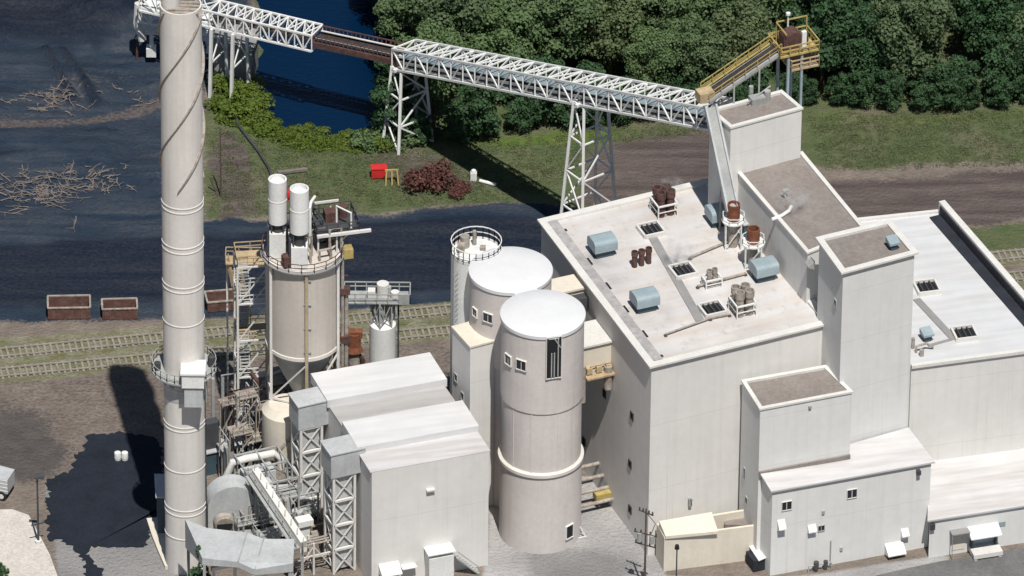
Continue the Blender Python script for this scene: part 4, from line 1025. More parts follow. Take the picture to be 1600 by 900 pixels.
pipe_cluster('four grey exhaust pipes in a white frame at the near end of the roof', 1160, 488, 3.0, .42, 'stained_pipe', sq)
pipe_cluster('three short dark red pipes in a row, unframed', 1003, 414, 1.9, .3, 'rust_dark', [(-.85, 0), (-.05, 0), (.8, 0.1)], False)
pipe_cluster('thin cluster of small pale pipes in the middle of the roof', 1112, 446, 2.0, .25, 'stained_pipe', [(-.3, 0), (.35, .1)])
def rusty_stack(label, px, py, h):
    g = W(px, py, zq); root = thing('rusty_stack', label, 'stack', g, AZ)
    m = MB(); m.lathe((0, 0, 0), [(.5, 0), (.5, h*.66)], 20); m.build('lower_pipe', 'stained_pipe', root)
    m = MB(); m.lathe((0, 0, 0), [(.68, h*.64), (.68, h), (.55, h), (.55, h-.8), (0, h-.8)], 22); m.build('head', 'rust', root)
    m = MB(); z = h*.6; m.lathe((0, 0, z), [(.6, 0), (1.25, 0), (1.25, .16), (.6, .16)], 24)
    m.rail([(1.2*math.cos(k*math.pi/4), 1.2*math.sin(k*math.pi/4), z) for k in range(8)], .8, .07, 1.2, closed=True, mid=False)
    for k in range(4):
        a = k*math.pi/2+.4; m.bar((1.15*math.cos(a), 1.15*math.sin(a), 0), (1.15*math.cos(a), 1.15*math.sin(a), z), .13)
        b = a+math.pi/2; m.bar((1.15*math.cos(a), 1.15*math.sin(a), .1), (1.15*math.cos(b), 1.15*math.sin(b), z*.9), .08)
    m.build('platform', 'white_paint', root); return root
rusty_stack('taller orange rusty stack with white ring platform by the bunker wall', 1145, 384, 5.3)
rusty_stack('shorter brown rusty stack with white ring platform, next to a ventilator', 1176, 414, 4.6)
g = W(1170, 362, zq); gv2 = thing('grey_vent_box', 'small grey vent box with dark side between rusty stacks and the bunker wall', 'vent', g, AZ)
m = MB(); m.bx(-.9, .9, -.8, .8, 0, 1.5); m.build('box', 'vent_dark', gv2); m = MB(); m.bx(-1.05, 1.05, -.95, .95, 1.5, 1.66); m.build('lid', 'duct_grey', gv2)
# pipe runs on the roof (brown feed lines)
def roof_pipe(label, pts, r=.13, m_='stained_pipe'):
    P = [W(x, y, zq+.3) for x, y in pts]; o = MB().tube(P, r, 8).build('roof_pipe', m_, None, P[0]); tag(o, label, 'pipe')
    o2 = MB()
    for p in P: o2.box((p.x-P[0].x, p.y-P[0].y, -.2), (.3, .3, .2), AZ)
    o2.build('pipe_block', 'wood_dark', o)
roof_pipe('rusty pipe run on the roof from hatch towards tall stack', [(1078, 402), (1140, 376)])
roof_pipe('thin rusty pipe run on the roof beside the small pale pipes', [(1090, 447), (1165, 427)])
roof_pipe('long rusty pipe run near the front end of the white roof', [(1040, 522), (1110, 497), (1140, 491)], .1)
# small vents on other roofs
g = W(1395, 388, zT-.3); o = thing('small_roof_vent', 'small grey-blue cowl alone on the brown tower roof', 'roof vent', g, AZ)
m = MB(); m.bx(-.4, .4, -.4, .4, 0, .7); m.build('curb', 'vent_dark', o); m = MB(); m.prism([(-.6, -.6), (.6, -.6), (.6, .6), (-.6, .6)], .7, [.95, .95, 1.3, 1.3]); m.build('cowl', 'vent_blue', o)
dup(o, W(1448, 531, zW-.3), AZ, 'small grey-blue cowl on the wing roof close to the tower')
g = W(1218, 341, zB-.3); o = thing('bent_roof_pipe', 'short white bent pipe lying on the brown bunker roof', 'pipe', g, AZ)
m = MB(); m.tube([(-1.0, -.2, .2), (.2, 0, .25), (1.3, .5, .3), (1.7, .7, .75)], .2, 10); m.build('pipe', 'white_paint', o)
o = thing('roof_post', 'stubby grey post on the brown bunker roof below the head house', 'post', W(1228, 310, zB-.3), AZ)
m = MB(); m.cyl((0, 0, 0), (-.2, .1, .9), .14, n=8); m.bx(-.4, .3, -.2, .2, .9, 1.1); m.build('post', 'grey_steel', o)
o = thing('wing_pipe_cluster', 'low clutter of pale pipes where wing roof meets the tower', 'pipework', W(1440, 550, zW-.3), R(14))
m = MB(); m.tube([(-.6, 0, 0), (-.6, 0, .8), (.6, .2, .9), (1.3, .2, .3)], .14, 8); m.cyl((-.2, -.7, 0), (-.2, -.7, .8), .25, n=10); m.cyl((-.7, .9, 0), (-.7, .9, 1.3), .2, n=10); m.build('pipe', 'stained_pipe', o)
o = thing('head_house_machine', 'small grey machine cluster on the head house roof', 'machine', W(1184, 160, zH-.28), AZ)
m = MB(); m.bx(-.9, .7, -.6, .5, 0, .8); m.cyl((1.1, 0, 0), (1.1, 0, 1.2), .35, n=12); m.cyl((-.4, .9, 0), (-.4, .9, 1.6), .25, n=10); m.bar((-1.4, -.4, .5), (1.7, .6, 1.3), .12); m.build('machine', 'grey_steel', o)
# ================================================================ coal conveyor
def truss(mb, a, b, w, h, n, t=.2, roofx=True, t2=None):
    a, b = Vector(a), Vector(b); d = (b-a); x = Vector((d.y, -d.x, 0)).normalized()*(w/2); up = Vector((0, 0, h)); t2 = t2 or t*.75
    for s in (-1, 1):
        for q in (0, 1): mb.bar(a+x*s+up*q, b+x*s+up*q, t*1.15)
        for i in range(n+1):
            p = a.lerp(b, i/n)+x*s; mb.bar(p, p+up, t2)
            if i < n:
                p2 = a.lerp(b, (i+1)/n)+x*s
                if i % 2: mb.bar(p, p2+up, t2)
                else: mb.bar(p+up, p2, t2)
    for i in range(n+1):
        p = a.lerp(b, i/n)
        for q in (0, 1): mb.bar(p-x+up*q, p+x+up*q, t2)
        if i < n and roofx:
            p2 = a.lerp(b, (i+1)/n)
            mb.bar(p-x+up, p2+x+up, t2*.8); 
            if i % 2: mb.bar(p+x+up, p2-x+up, t2*.8)
# end at the head house (known height), start above the river bank
e1_ = W(1108, 203, 31.0)                       # bottom chord, near side, at the head house
g1 = W(612, 224); z1_ = upz(g1, 108)
s1_ = Vector((g1.x, g1.y, z1_))
print('conv', s1_, e1_, z1_, (e1_-s1_).length)
def off_plan(a, b, w):
    d = Vector((b.x-a.x, b.y-a.y, 0)).normalized(); return Vector((-d.y, d.x, 0))*(w/2) if (Vector((-d.y, d.x, 0)).y > 0) else Vector((d.y, -d.x, 0))*(w/2)
WG, HG = 3.2, 2.65
ofs = off_plan(s1_, e1_, WG)
ca, cb = s1_+ofs, e1_+ofs
cg = thing('coal_conveyor', 'long white lattice conveyor gallery rising to the head house', 'conveyor', Vector((s1_.x, s1_.y, 0)))
m = MB(); truss(m, ca, cb, WG, HG, 26, .20); world_part(m, 'truss', 'white_paint', cg)
m = MB(); u = (cb-ca).normalized(); x = Vector((u.y, -u.x, 0)).normalized()
up = Vector((0, 0, 1))
m.bar(ca+up*.9, cb+up*.9, 1.2, .16); world_part(m, 'belt', 'belt_black', cg)
m = MB(); m.bar(ca+up*.0, cb+up*.0, WG-.3, .06); m.bar(ca+up*1.25, cb+up*1.25, 1.7, .08); world_part(m, 'deck', 'vent_blue', cg)
m = MB(); m.bar(ca-x*1.15+up*.2, cb-x*1.15+up*.2, .8, .08); m.bar(ca+x*1.15+up*.2, cb+x*1.15+up*.2, .6, .08); world_part(m, 'walkway', 'grey_steel', cg)
m = MB()
for k in range(60):
    p = ca.lerp(cb, (k+.5)/60); m.bar(p-x*.75+up*.7, p+x*.75+up*.7, .12)
for s in (-1, 1): m.bar(ca+x*s*.78+up*.62, cb+x*s*.78+up*.62, .1, .3)
world_part(m, 'roller_frame', 'grey_steel', cg)
for f in (.22, .5, .77):
    m = MB(); p = ca.lerp(cb, f)+up*(HG+.1); m.bar(p, p+up*.5, .14); m.box(p+up*.55, (.35, .35, .25)); world_part(m, 'lamp', 'white_paint', cg)
# older dark open stretch and the white end gallery towards the river
def leg_point(px, py, z): return W(px, py, z)
s0_ = W(478, 79, z1_-.3); s00 = W(318, 41, z1_-.9); HL = 2.05
dk_ = thing('rusty_conveyor', 'dark rusty open conveyor stretch between two white lattice sections', 'conveyor', Vector((s0_.x, s0_.y, 0)))
a2, b2 = s0_+ofs, ca-u*.05
x2 = Vector(((b2-a2).y, -(b2-a2).x, 0)).normalized()
m = MB()
for s in (-1.2, 1.2): m.bar(a2+x2*s+up*.9, b2+x2*s+up*.9, .25, .7); m.bar(a2+x2*s+up*2.0, b2+x2*s+up*2.0, .12)
for k in range(20):
    p = a2.lerp(b2, k/20); m.bar(p-x2*1.2+up*.8, p+x2*1.2+up*.8, .16)
    for s in (-1.2, 1.2): m.bar(p+x2*s+up*.8, p+x2*s+up*2.0, .1)
world_part(m, 'frame', 'rust_dark', dk_)
m = MB(); m.bar(a2+up*1.2, b2+up*1.2, 1.3, .14); world_part(m, 'belt', 'belt_black', dk_)
m = MB(); m.bar(a2-x2*1.0+up*1.45, b2-x2*1.0+up*1.45, .18, .1); m.bar(a2+x2*.5+up*1.45, b2+x2*.5+up*1.45, .18, .1); world_part(m, 'pale_cover', 'coping', dk_)
eg = thing('loading_gallery', 'white lattice conveyor end section beside the chimney top', 'conveyor', Vector((s00.x, s00.y, 0)))
a3, b3 = s00+ofs, s0_+ofs
m = MB(); truss(m, a3, b3-(b3-a3).normalized()*.05, WG-.6, HL, 12, .18); world_part(m, 'truss', 'white_paint', eg)
m = MB(); m.bar(a3+up*.9, b3+up*.9, 1.3, .2); world_part(m, 'belt', 'belt_black', eg)
m = MB(); m.bar(a3-(b3-a3).normalized()*9+up*.2, a3+up*.2, WG-1, .3); truss(m, a3-(b3-a3).normalized()*9, a3-(b3-a3).normalized()*.05, WG-.6, HL, 4, .18); world_part(m, 'end_frame', 'white_paint', eg)
x3 = Vector(((b3-a3).y, -(b3-a3).x, 0)).normalized()
for f, sp in ((.03, .0), (.24, .0)):
    for s in (-1, 1):
        p = a3.lerp(b3, f)+x3*s*WG/2; m = MB(); m.bar(Vector((p.x, p.y, -.5))+x3*s*.5, p, .32); world_part(m, 'leg', 'white_paint', eg)
m = MB()
for f in (.03, .24):
    p = a3.lerp(b3, f); l, r_ = p-x3*WG/2, p+x3*WG/2
    z = Vector((0, 0, p.z*.5)); m.bar(l-z, r_, .14); m.bar(r_-z, l, .14); m.bar(l-z, r_-z, .14)
world_part(m, 'bracing', 'white_paint', eg)
g = W(368, 112); ab = thing('abutment', 'grey concrete abutment under the white conveyor end at the river bank', 'abutment', g, R(-8))
m = MB(); m.prism([(-2.2, -1.6), (2.2, -1.6), (2.2, 2.4), (-2.2, 2.4)], -1.5, 4.2); m.build('pier', 'walkway', ab)
m = MB(); m.bx(-2.5, 2.5, -1.9, 2.7, 4.2, 4.6); m.build('cap', 'walkway', ab)
o = thing('ground_line', 'dark grey line lying in the grass between the coal yard and the river', 'pipe', W(380, 200))
m = MB(); m.tube([W(a_, b_, .3) for a_, b_ in ((337, 128), (352, 160), (376, 200), (404, 236), (420, 262), (428, 285))], .15, 8); world_part(m, 'pipe', 'dark_steel', o)  # thin dark line drawn along the ground
# trestle supports
def trestle(label, f, spread, along):
    c = ca.lerp(cb, f); root = thing('conveyor_trestle', label, 'trestle', Vector((c.x, c.y, 0)), group='white trestles under the coal conveyor')
    uh = Vector((u.x, u.y, 0)).normalized(); tops = {}; bots = {}
    for s in (-1, 1):
        for q in (-1, 1):
            t_ = c+x*s*WG/2+uh*q*.9; tops[s, q] = t_; bots[s, q] = Vector((c.x, c.y, 0))+x*s*(WG/2+spread)+uh*q*along
            m = MB(); m.bar(bots[s, q], t_, .3); world_part(m, 'leg', 'white_paint', root)
    m = MB(); n = max(3, round(c.z/4.2))
    for (k1, k2) in (((-1, -1), (-1, 1)), ((-1, 1), (1, 1)), ((1, 1), (1, -1)), ((1, -1), (-1, -1))):
        for i in range(n):
            f0, f1 = i/n, (i+1)/n
            p0, p1 = bots[k1].lerp(tops[k1], f0), bots[k1].lerp(tops[k1], f1); r0_, r1_ = bots[k2].lerp(tops[k2], f0), bots[k2].lerp(tops[k2], f1)
            m.bar(p0, r1_, .15) if i % 2 == 0 else m.bar(r0_, p1, .15)
            m.bar(p1, r1_, .16)
    world_part(m, 'bracing', 'white_paint', root)
    m = MB(); m.bar(c-x*2.0, c+x*2.0, .35); world_part(m, 'head_beam', 'white_paint', root)
    return root
trestle('white lattice trestle standing in bushes at the river end of the gallery', .015, .75, 1.5)
trestle('taller white lattice trestle rising behind the process building', .60, 1.1, 2.4)
# ---- tripper gallery and head platform
ga_, gb_ = W(1113, 166, zH)+up*.7-U*.6-V*.6, W(1216, 141, zH)+up*4.7-V*.6
tg = thing('tripper_gallery', 'sloping belt gallery with yellow handrails above the head house roof', 'conveyor', Vector((ga_.x, ga_.y, zH)))
x5 = Vector(((gb_-ga_).y, -(gb_-ga_).x, 0)).normalized()
m = MB(); m.bar(ga_, gb_, 2.0, .32); m.bar(ga_+x5*1.0+up*.2, gb_+x5*1.0+up*.2, .12, .35); world_part(m, 'trough', 'grey_steel', tg)
m = MB(); m.bar(ga_+up*.45, gb_+up*.45, 1.1, .12); world_part(m, 'belt', 'belt_black', tg)
m = MB(); m.rail([ga_-x5*1.1+up*.3, gb_-x5*1.1+up*.3], 1.1, .09, 1.6); m.rail([ga_+x5*1.1+up*.3, gb_+x5*1.1+up*.3], 1.1, .07, 1.6); m.bar(ga_-x5*1.4+up*.3, gb_-x5*1.4+up*.3, .6, .1); world_part(m, 'handrail', 'yellow_paint', tg)
for f in (.35, .7):
    p = ga_.lerp(gb_, f)
    for s in (-1, 1): m = MB(); m.bar(Vector((p.x, p.y, zH-.2))+x5*s, p+x5*s, .18); world_part(m, 'post', 'grey_steel', tg)
m = MB(); m.box(ga_+up*.5, (1.7, 1.4, 1.1), AZ); world_part(m, 'tail_box', 'tan_steel', tg)
hp = gb_+U*2.0
zz1 = hp.z
hd = thing('head_platform', 'yellow railed two level drive platform on legs behind the head house', 'platform', Vector((hp.x, hp.y, 0)), AZ)
m = MB(); z = zz1; m.bx(-2.3, 2.2, -1.5, 1.7, z-.2, z); m.rail([(-2.3, -1.5, z), (2.2, -1.5, z), (2.2, 1.7, z), (-2.3, 1.7, z)], 1.1, .12, 1.1, closed=True); m.build('upper_deck', 'yellow_paint', hd)
m = MB(); z = zz1-2.0; m.bx(-.9, 2.3, -1.4, 1.6, z-.2, z); m.rail([(-.9, -1.4, z), (2.3, -1.4, z), (2.3, 1.6, z), (-.9, 1.6, z)], 1.1, .12, 1.0, closed=True); m.build('lower_deck', 'tan_steel', hd)
for X, Y in ((-1.2, -1.2), (.35, -1.2), (.35, 1.4), (-1.2, 1.4)):
    m = MB(); m.bar((X, Y, 0), (X, Y, zz1), .26); m.build('leg', 'vent_blue', hd)
m = MB(); z = zz1
m.bx(-1.5, .3, -.6, .8, z, z+1.8); m.cyl((-.2, -.7, z+1.3), (-.2, .9, z+1.3), .8, n=20); m.bx(.3, 1.5, -.3, .9, z, z+1.2); m.build('drive', 'rust_dark', hd)
m = MB(); m.bx(.5, 1.0, -.9, -.5, z, z+2.1); m.cyl((-.4, .9, z), (-.4, .9, z+3.6), .09, n=8); m.lathe((-.4, .9, z+3.6), [(0, -.2), (.25, -.1), (.25, .15), (0, .25)], 12); m.build('cabinet', 'white_paint', hd)
m = MB()
for X, Y in ((-1.4, 1.6), (2.1, 1.6)): m.bar((X, Y, z), (X, Y, z+2.4), .12)
m.bar((-1.4, 1.6, z+2.4), (2.1, 1.6, z+2.4), .12); m.bar((-1.4, 1.6, z+2.3), (-1.4, -1.0, z+2.3), .12)
m.build('hoist_frame', 'yellow_paint', hd)
# inclined chute down the left face of head house
ia = W(1120, 178, zH)-U*.78+Vector((0, 0, 1.0)); ib = ia+V*6.4-Vector((0, 0, 9.4))
ichute = thing('inclined_chute', 'grey covered chute with side rails sloping down the head house onto the white roof', 'chute', ib)
m = MB(); m.bar(ia, ib, 1.2, .35); world_part(m, 'pan', 'grey_steel', ichute)
m = MB(); xx = Vector(((ib-ia).y, -(ib-ia).x, 0)).normalized()
for s in (-.6, .6): m.bar(ia+xx*s+up*.3, ib+xx*s+up*.3, .22, .55)
world_part(m, 'side_rail', 'duct_grey', ichute)
m = MB()
for f in (.5, .97):
    m = MB(); c = ia.lerp(ib, f); m.bar(Vector((c.x, c.y, zM-.3)), c, .2); world_part(m, 'post', 'grey_steel', ichute)
# ---- structure left of the chimney top: boom end
g = W(236, 95); zz9 = upz(g, 22)
be = thing('loader_boom', 'pale boom end of the coal conveyor with hanging box left of the chimney top', 'boom', g)
m = MB(); truss(m, (-1.2, .2, zz9-.5), (6.5, -1.0, zz9-1.3), 2.2, 2.2, 6, .16); m.build('boom', 'white_paint', be)
m = MB(); m.tube([(-1.3, 0, zz9+1.4), (-1.5, -.2, zz9-1), (-.9, -.4, zz9-3.2)], .5, 10); m.build('spout', 'coping', be)
m = MB(); m.bx(-.5, .6, -.7, .4, .9, 2.0); m.bx(-.15, .3, -.3, .1, 2.0, zz9-2.5); m.build('hanging_box', 'white_paint', be)
m = MB(); m.bar((-1.6, .4, 0), (-1.3, .3, zz9), .25); m.build('leg', 'rust_dark', be); m = MB(); m.bar((2.6, 0, 0), (2.6, 0, zz9-1), .25); m.build('leg', 'rust_dark', be)
# ================================================================ ground
def vnoise(x, y, sc, seed):
    rs = np.random.RandomState(seed); g = rs.rand(256, 256)
    x = np.asarray(x)/sc+1000.3; y = np.asarray(y)/sc+1000.7
    xi = np.floor(x).astype(int); yi = np.floor(y).astype(int); fx = x-xi; fy = y-yi
    fx = fx*fx*(3-2*fx); fy = fy*fy*(3-2*fy)
    a = g[xi % 256, yi % 256]; b = g[(xi+1) % 256, yi % 256]; c = g[xi % 256, (yi+1) % 256]; d = g[(xi+1) % 256, (yi+1) % 256]
    return (a*(1-fx)+b*fx)*(1-fy)+(c*(1-fx)+d*fx)*fy
def fbm(x, y, sc, seed, o=4):
    t = 0; k = 0
    for i in range(o): t = t+vnoise(x, y, sc/2**i, seed+i)/2**i; k += 1/2**i
    return t/k
def plan(pts): return np.array([tuple(W(a, b))[:2] for a, b in pts])
def sdist(P, x, y):
    ins = np.zeros(x.shape, bool); dm = np.full(x.shape, 1e9); n = len(P)
    for i in range(n):
        x0, y0 = P[i]; x1, y1 = P[(i+1) % n]
        c = ((y0 > y) != (y1 > y)) & (x < (x1-x0)*(y-y0)/(y1-y0+1e-12)+x0); ins ^= c
        L2 = (x1-x0)**2+(y1-y0)**2; t = np.clip(((x-x0)*(x1-x0)+(y-y0)*(y1-y0))/L2, 0, 1)
        dm = np.minimum(dm, np.hypot(x-x0-t*(x1-x0), y-y0-t*(y1-y0)))
    return np.where(ins, dm, -dm)
def soft(P, x, y, s=1.5, amp=3.0, seed=1, sc=6):
    d = sdist(plan(P), x, y)+(fbm(x, y, sc, seed)-.5)*2*amp
    return np.clip(d/(2*s)+.5, 0, 1)
RIVER = [(398, -420), (392, 60), (404, 150), (425, 190), (470, 205), (540, 212), (590, 208), (640, 195), (660, 100), (660, -60), (760, -420)]
def axis(lo, hi, far, step):
    a = list(np.arange(lo, hi+step, step)); b = []; q = step*2; p = a[-1]
    while p < far: p += q; b.append(p); q *= 1.6
    c = []; q = step*2; p = a[0]
    while p > -far: p -= q; c.append(p); q *= 1.6
    return np.array(c[::-1]+a+b)
xs = axis(-72, 78, 2500, .5); ys = axis(-72, 92, 2500, .5)
X, Y = np.meshgrid(xs, ys)
near = (np.abs(X) < 150) & (np.abs(Y) < 170)
coal = soft([(-300, -420), (396, -420), (392, 20), (335, 105), (306, 180), (300, 300), (310, 350), (420, 346), (560, 336), (700, 326), (790, 318), (850, 318), (905, 330), (905, 400), (850, 452), (700, 474), (540, 482), (330, 492), (200, 500), (-300, 512)], X, Y, .8, 1.2, 3)
fresh = soft([(-300, -420), (396, -420), (360, -10), (230, 20), (150, 75), (60, 65), (-300, 60)], X, Y, 2, 3, 5)*coal
fresh = np.maximum(fresh, soft([(-300, 405), (300, 368), (560, 350), (760, 338), (905, 335), (905, 400), (850, 440), (560, 462), (-300, 490)], X, Y, 1.2, 1.5, 8)*coal)
for ra_, rb_ in (((72, 75), (112, 158)), ((98, 75), (150, 165)), ((-60, 215), (170, 200)), ((-60, 250), (120, 225))):
    w_ = 9 if ra_[1] < 100 else 12
    fresh = np.maximum(fresh, soft([(ra_[0]-w_*.6, ra_[1]), (ra_[0]+w_*.6, ra_[1]+w_*.3), (rb_[0]+w_, rb_[1]), (rb_[0]-w_*.4, rb_[1]+w_*.4)], X, Y, .5, .5, 11)*coal)
ridge = soft([(-60, 192), (60, 188), (160, 174), (262, 146), (262, 160), (160, 190), (60, 204), (-60, 212)], X, Y, .5, .7, 14)
ash = np.clip((fbm(X, Y, 14, 31)-.47)*5, 0, 1)*soft([(-60, 150), (230, 95), (250, 330), (120, 400), (-60, 400)], X, Y, 3, 4, 12)*coal*(1-fresh)
ash = np.maximum(ash, ridge*.8)
grass = soft([(396, 40), (345, 100), (318, 180), (322, 340), (420, 340), (600, 330), (770, 318), (1000, 330), (1110, 220), (1290, 262), (1700, 250), (1900, -420), (396, -420)], X, Y, 1.0, 2.0, 17)
grass = np.maximum(grass, soft([(1460, 362), (1700, 346), (1700, 384), (1500, 392)], X, Y, .8, 1, 19))
grass = np.maximum(grass, soft([(600, 478), (760, 465), (760, 505), (600, 520)], X, Y, .6, .8, 20))
grass = grass*(1-coal)
brown = np.maximum(soft([(335, 190), (375, 200), (400, 330), (345, 345)], X, Y, 1, 1.8, 23), soft([(590, 240), (690, 235), (770, 285), (745, 312), (640, 305)], X, Y, 2, 2.5, 24)*.65)
brown = np.maximum(brown, soft([(940, 222), (1120, 205), (1120, 300), (900, 320)], X, Y, 1.5, 2.5, 25))
brown = np.maximum(brown, soft([(1270, 285), (1700, 262), (1700, 340), (1290, 355)], X, Y, 1.2, 1.5, 26))
brown = np.maximum(brown, .42*soft([(-300, 592), (262, 566), (900, 500), (900, 620), (262, 690), (120, 735), (70, 760), (-300, 720)], X, Y, 1.5, 2, 27))
greyd = soft([(-300, 650), (60, 640), (90, 700), (60, 755), (-300, 750)], X, Y, 1.5, 2.5, 28)
ball = np.maximum(soft([(-300, 548), (-60, 536), (700, 472), (1700, 380), (1700, 402), (700, 500), (-60, 575), (-300, 590)], X, Y, .5, .5, 33), soft([(-300, 590), (-60, 572), (700, 502), (1700, 415), (1700, 440), (700, 528), (-60, 605), (-300, 620)], X, Y, .5, .5, 34))
bright = soft([(400, 180), (455, 195), (590, 212), (620, 225), (590, 240), (470, 235), (420, 215), (345, 185), (335, 150), (395, 120)], X, Y, 1.0, 1.5, 36)
bright = np.maximum(bright, .45*soft([(1262, 165), (1420, 180), (1640, 168), (1640, 185), (1420, 200), (1262, 195)], X, Y, 1.0, 1.5, 37)); bright = np.maximum(bright, .7*soft([(680, 222), (870, 200), (960, 205), (940, 222), (790, 235)], X, Y, 1.0, 1.5, 38))*(1-coal)
conc = soft([(760, 740), (1000, 750), (1040, 900), (1210, 905), (1480, 868), (1480, 1000), (700, 1000), (760, 890)], X, Y, .6, .6, 40)
asph = soft([(75, 760), (262, 745), (300, 900), (300, 1100), (-300, 1100), (-300, 905), (92, 905)], X, Y, .5, .5, 42)
asph = np.maximum(asph, .9*soft([(835, 862), (930, 850), (990, 880), (960, 1000), (820, 1000)], X, Y, 1.5, 1.5, 43))
dr = sdist(plan(RIVER), X, Y)+(fbm(X, Y, 4, 51)-.5)*3
Z = (fbm(X, Y, 5, 61)-.5)*.10*near
Z = Z+coal*near*((fbm(X, Y, 13, 63)-.45)*4.2*np.clip((Y-2)/25, 0, 1)+fresh*1.2*np.clip((Y-20)/25, 0, 1)+(np.abs(fbm(X, Y, 3.0, 66)-.5))*.5*np.clip((Y-2)/25, 0, 1))
Z = Z*np.clip(1-.9*np.maximum(asph, conc), 0, 1)
Z = Z-np.clip(dr*.5+.3, 0, 2.0)
nx, ny = len(xs), len(ys)
vs = np.stack([X.ravel(), Y.ravel(), Z.ravel()], -1)
idx = np.arange(nx*ny).reshape(ny, nx)
qf = np.stack([idx[:-1, :-1].ravel(), idx[:-1, 1:].ravel(), idx[1:, 1:].ravel(), idx[1:, :-1].ravel()], -1)
me = bpy.data.meshes.new('ground'); me.vertices.add(len(vs)); me.vertices.foreach_set('co', vs.ravel())
me.loops.add(qf.size); me.loops.foreach_set('vertex_index', qf.ravel()); me.polygons.add(len(qf)); me.polygons.foreach_set('loop_start', np.arange(0, qf.size, 4))
me.polygons.foreach_set('use_smooth', np.ones(len(qf), bool)); me.update(); me.validate()
def attr(n, *ch):
    a = me.color_attributes.new(n, 'FLOAT_COLOR', 'POINT'); d = np.stack([c.ravel() for c in ch], -1).astype(np.float32); a.data.foreach_set('color', d.ravel())
attr('soil_a', coal, fresh, ash, grass); attr('soil_b', brown, greyd, ball, bright); attr('soil_c', conc, asph, conc*0, conc*0)
gnd = bpy.data.objects.new('ground', me); COL.objects.link(gnd); tag(gnd, 'flat industrial ground of coal dust, rough grass, dirt and worn paving', 'ground', kind='structure')
m_, nt, b = new_mat('ground')
p = pos(nt)
n1 = nz(nt, p, .5, 6, .3, .7, .65); n2 = nz(nt, p, 2.2, 4, .3, .7, .65); n3 = nz(nt, p, .12, 5, .35, .65)
nstreak = nz(nt, pos(nt, .06, .6, 1), 1.0, 4, .35, .7)
def wgt(attrname, ch, k=.55, amp=.5):
    a = nt.nodes.new('ShaderNodeAttribute'); a.attribute_name = attrname
    if ch < 3:
        s = nt.nodes.new('ShaderNodeSeparateColor'); nt.links.new(a.outputs['Color'], s.inputs[0]); o = s.outputs[ch]
    else: o = a.outputs['Alpha']
    ad = N(nt, 'ShaderNodeMath', operation='MULTIPLY_ADD'); ad.inputs[1].default_value = amp; nt.links.new(n2, ad.inputs[0]); nt.links.new(o, ad.inputs[2])
    mr = nt.nodes.new('ShaderNodeMapRange'); mr.inputs[1].default_value = .5+amp/2-.28; mr.inputs[2].default_value = .5+amp/2+.28
    mr.interpolation_type = 'SMOOTHSTEP'; nt.links.new(ad.outputs[0], mr.inputs[0]); return mr.outputs[0]
c = mixc(nt, n1, (.16, .132, .112), mixc(nt, n3, (.21, .178, .15), (.29, .245, .205)))
c = mixc(nt, wgt('soil_a', 3), c, mixc(nt, n1, (.072, .105, .042), mixc(nt, n3, (.105, .135, .06), (.165, .15, .095))))
bare = nz(nt, p, .09, 6, .53, .70, .6); ml = N(nt, 'ShaderNodeMath', operation='MULTIPLY'); nt.links.new(bare, ml.inputs[0]); nt.links.new(wgt('soil_a', 3), ml.inputs[1]); ml2 = N(nt, 'ShaderNodeMath', operation='MULTIPLY'); ml2.inputs[1].default_value = .75; nt.links.new(ml.outputs[0], ml2.inputs[0])
c = mixc(nt, ml2.outputs[0], c, mixc(nt, n1, (.15, .12, .095), (.22, .19, .14)))
c = mixc(nt, wgt('soil_b', 0), c, mixc(nt, nstreak, (.085, .068, .066), mixc(nt, n1, (.125, .102, .095), (.19, .155, .135))))
c = mixc(nt, wgt('soil_b', 1), c, mixc(nt, n1, (.075, .07, .068), (.12, .105, .095)))
c = mixc(nt, wgt('soil_b', 3), c, mixc(nt, n1, (.07, .115, .022), (.14, .19, .042)))
c = mixc(nt, wgt('soil_a', 0), c, mixc(nt, nstreak, mixc(nt, n1, (.014, .026, .046), (.025, .041, .066)), mixc(nt, n3, (.029, .043, .064), mixc(nt, n2, (.045, .058, .078), (.105, .108, .115)))))
c = mixc(nt, wgt('soil_a', 1), c, mixc(nt, nstreak, mixc(nt, n2, (.006, .011, .024), (.016, .024, .042)), mixc(nt, n2, (.014, .021, .036), (.042, .046, .056))))
c = mixc(nt, wgt('soil_a', 2), c, mixc(nt, n2, (.055, .052, .06), (.15, .125, .115)))
c = mixc(nt, wgt('soil_b', 2), c, mixc(nt, n1, (.12, .125, .05), mixc(nt, n2, (.20, .19, .135), (.33, .31, .245))))
c = mixc(nt, wgt('soil_c', 0, amp=.2), c, mixc(nt, n3, (.31, .30, .30), (.44, .43, .42)))
c = mixc(nt, wgt('soil_c', 1, amp=.3), c, mixc(nt, n3, (.22, .215, .215), (.29, .28, .275)))
nt.links.new(c, b.inputs['Base Color']); b.inputs['Roughness'].default_value = .95; b.inputs['Specular IOR Level'].default_value = .15
bump(nt, b, n2, .9, .22); me.materials.append(m_)
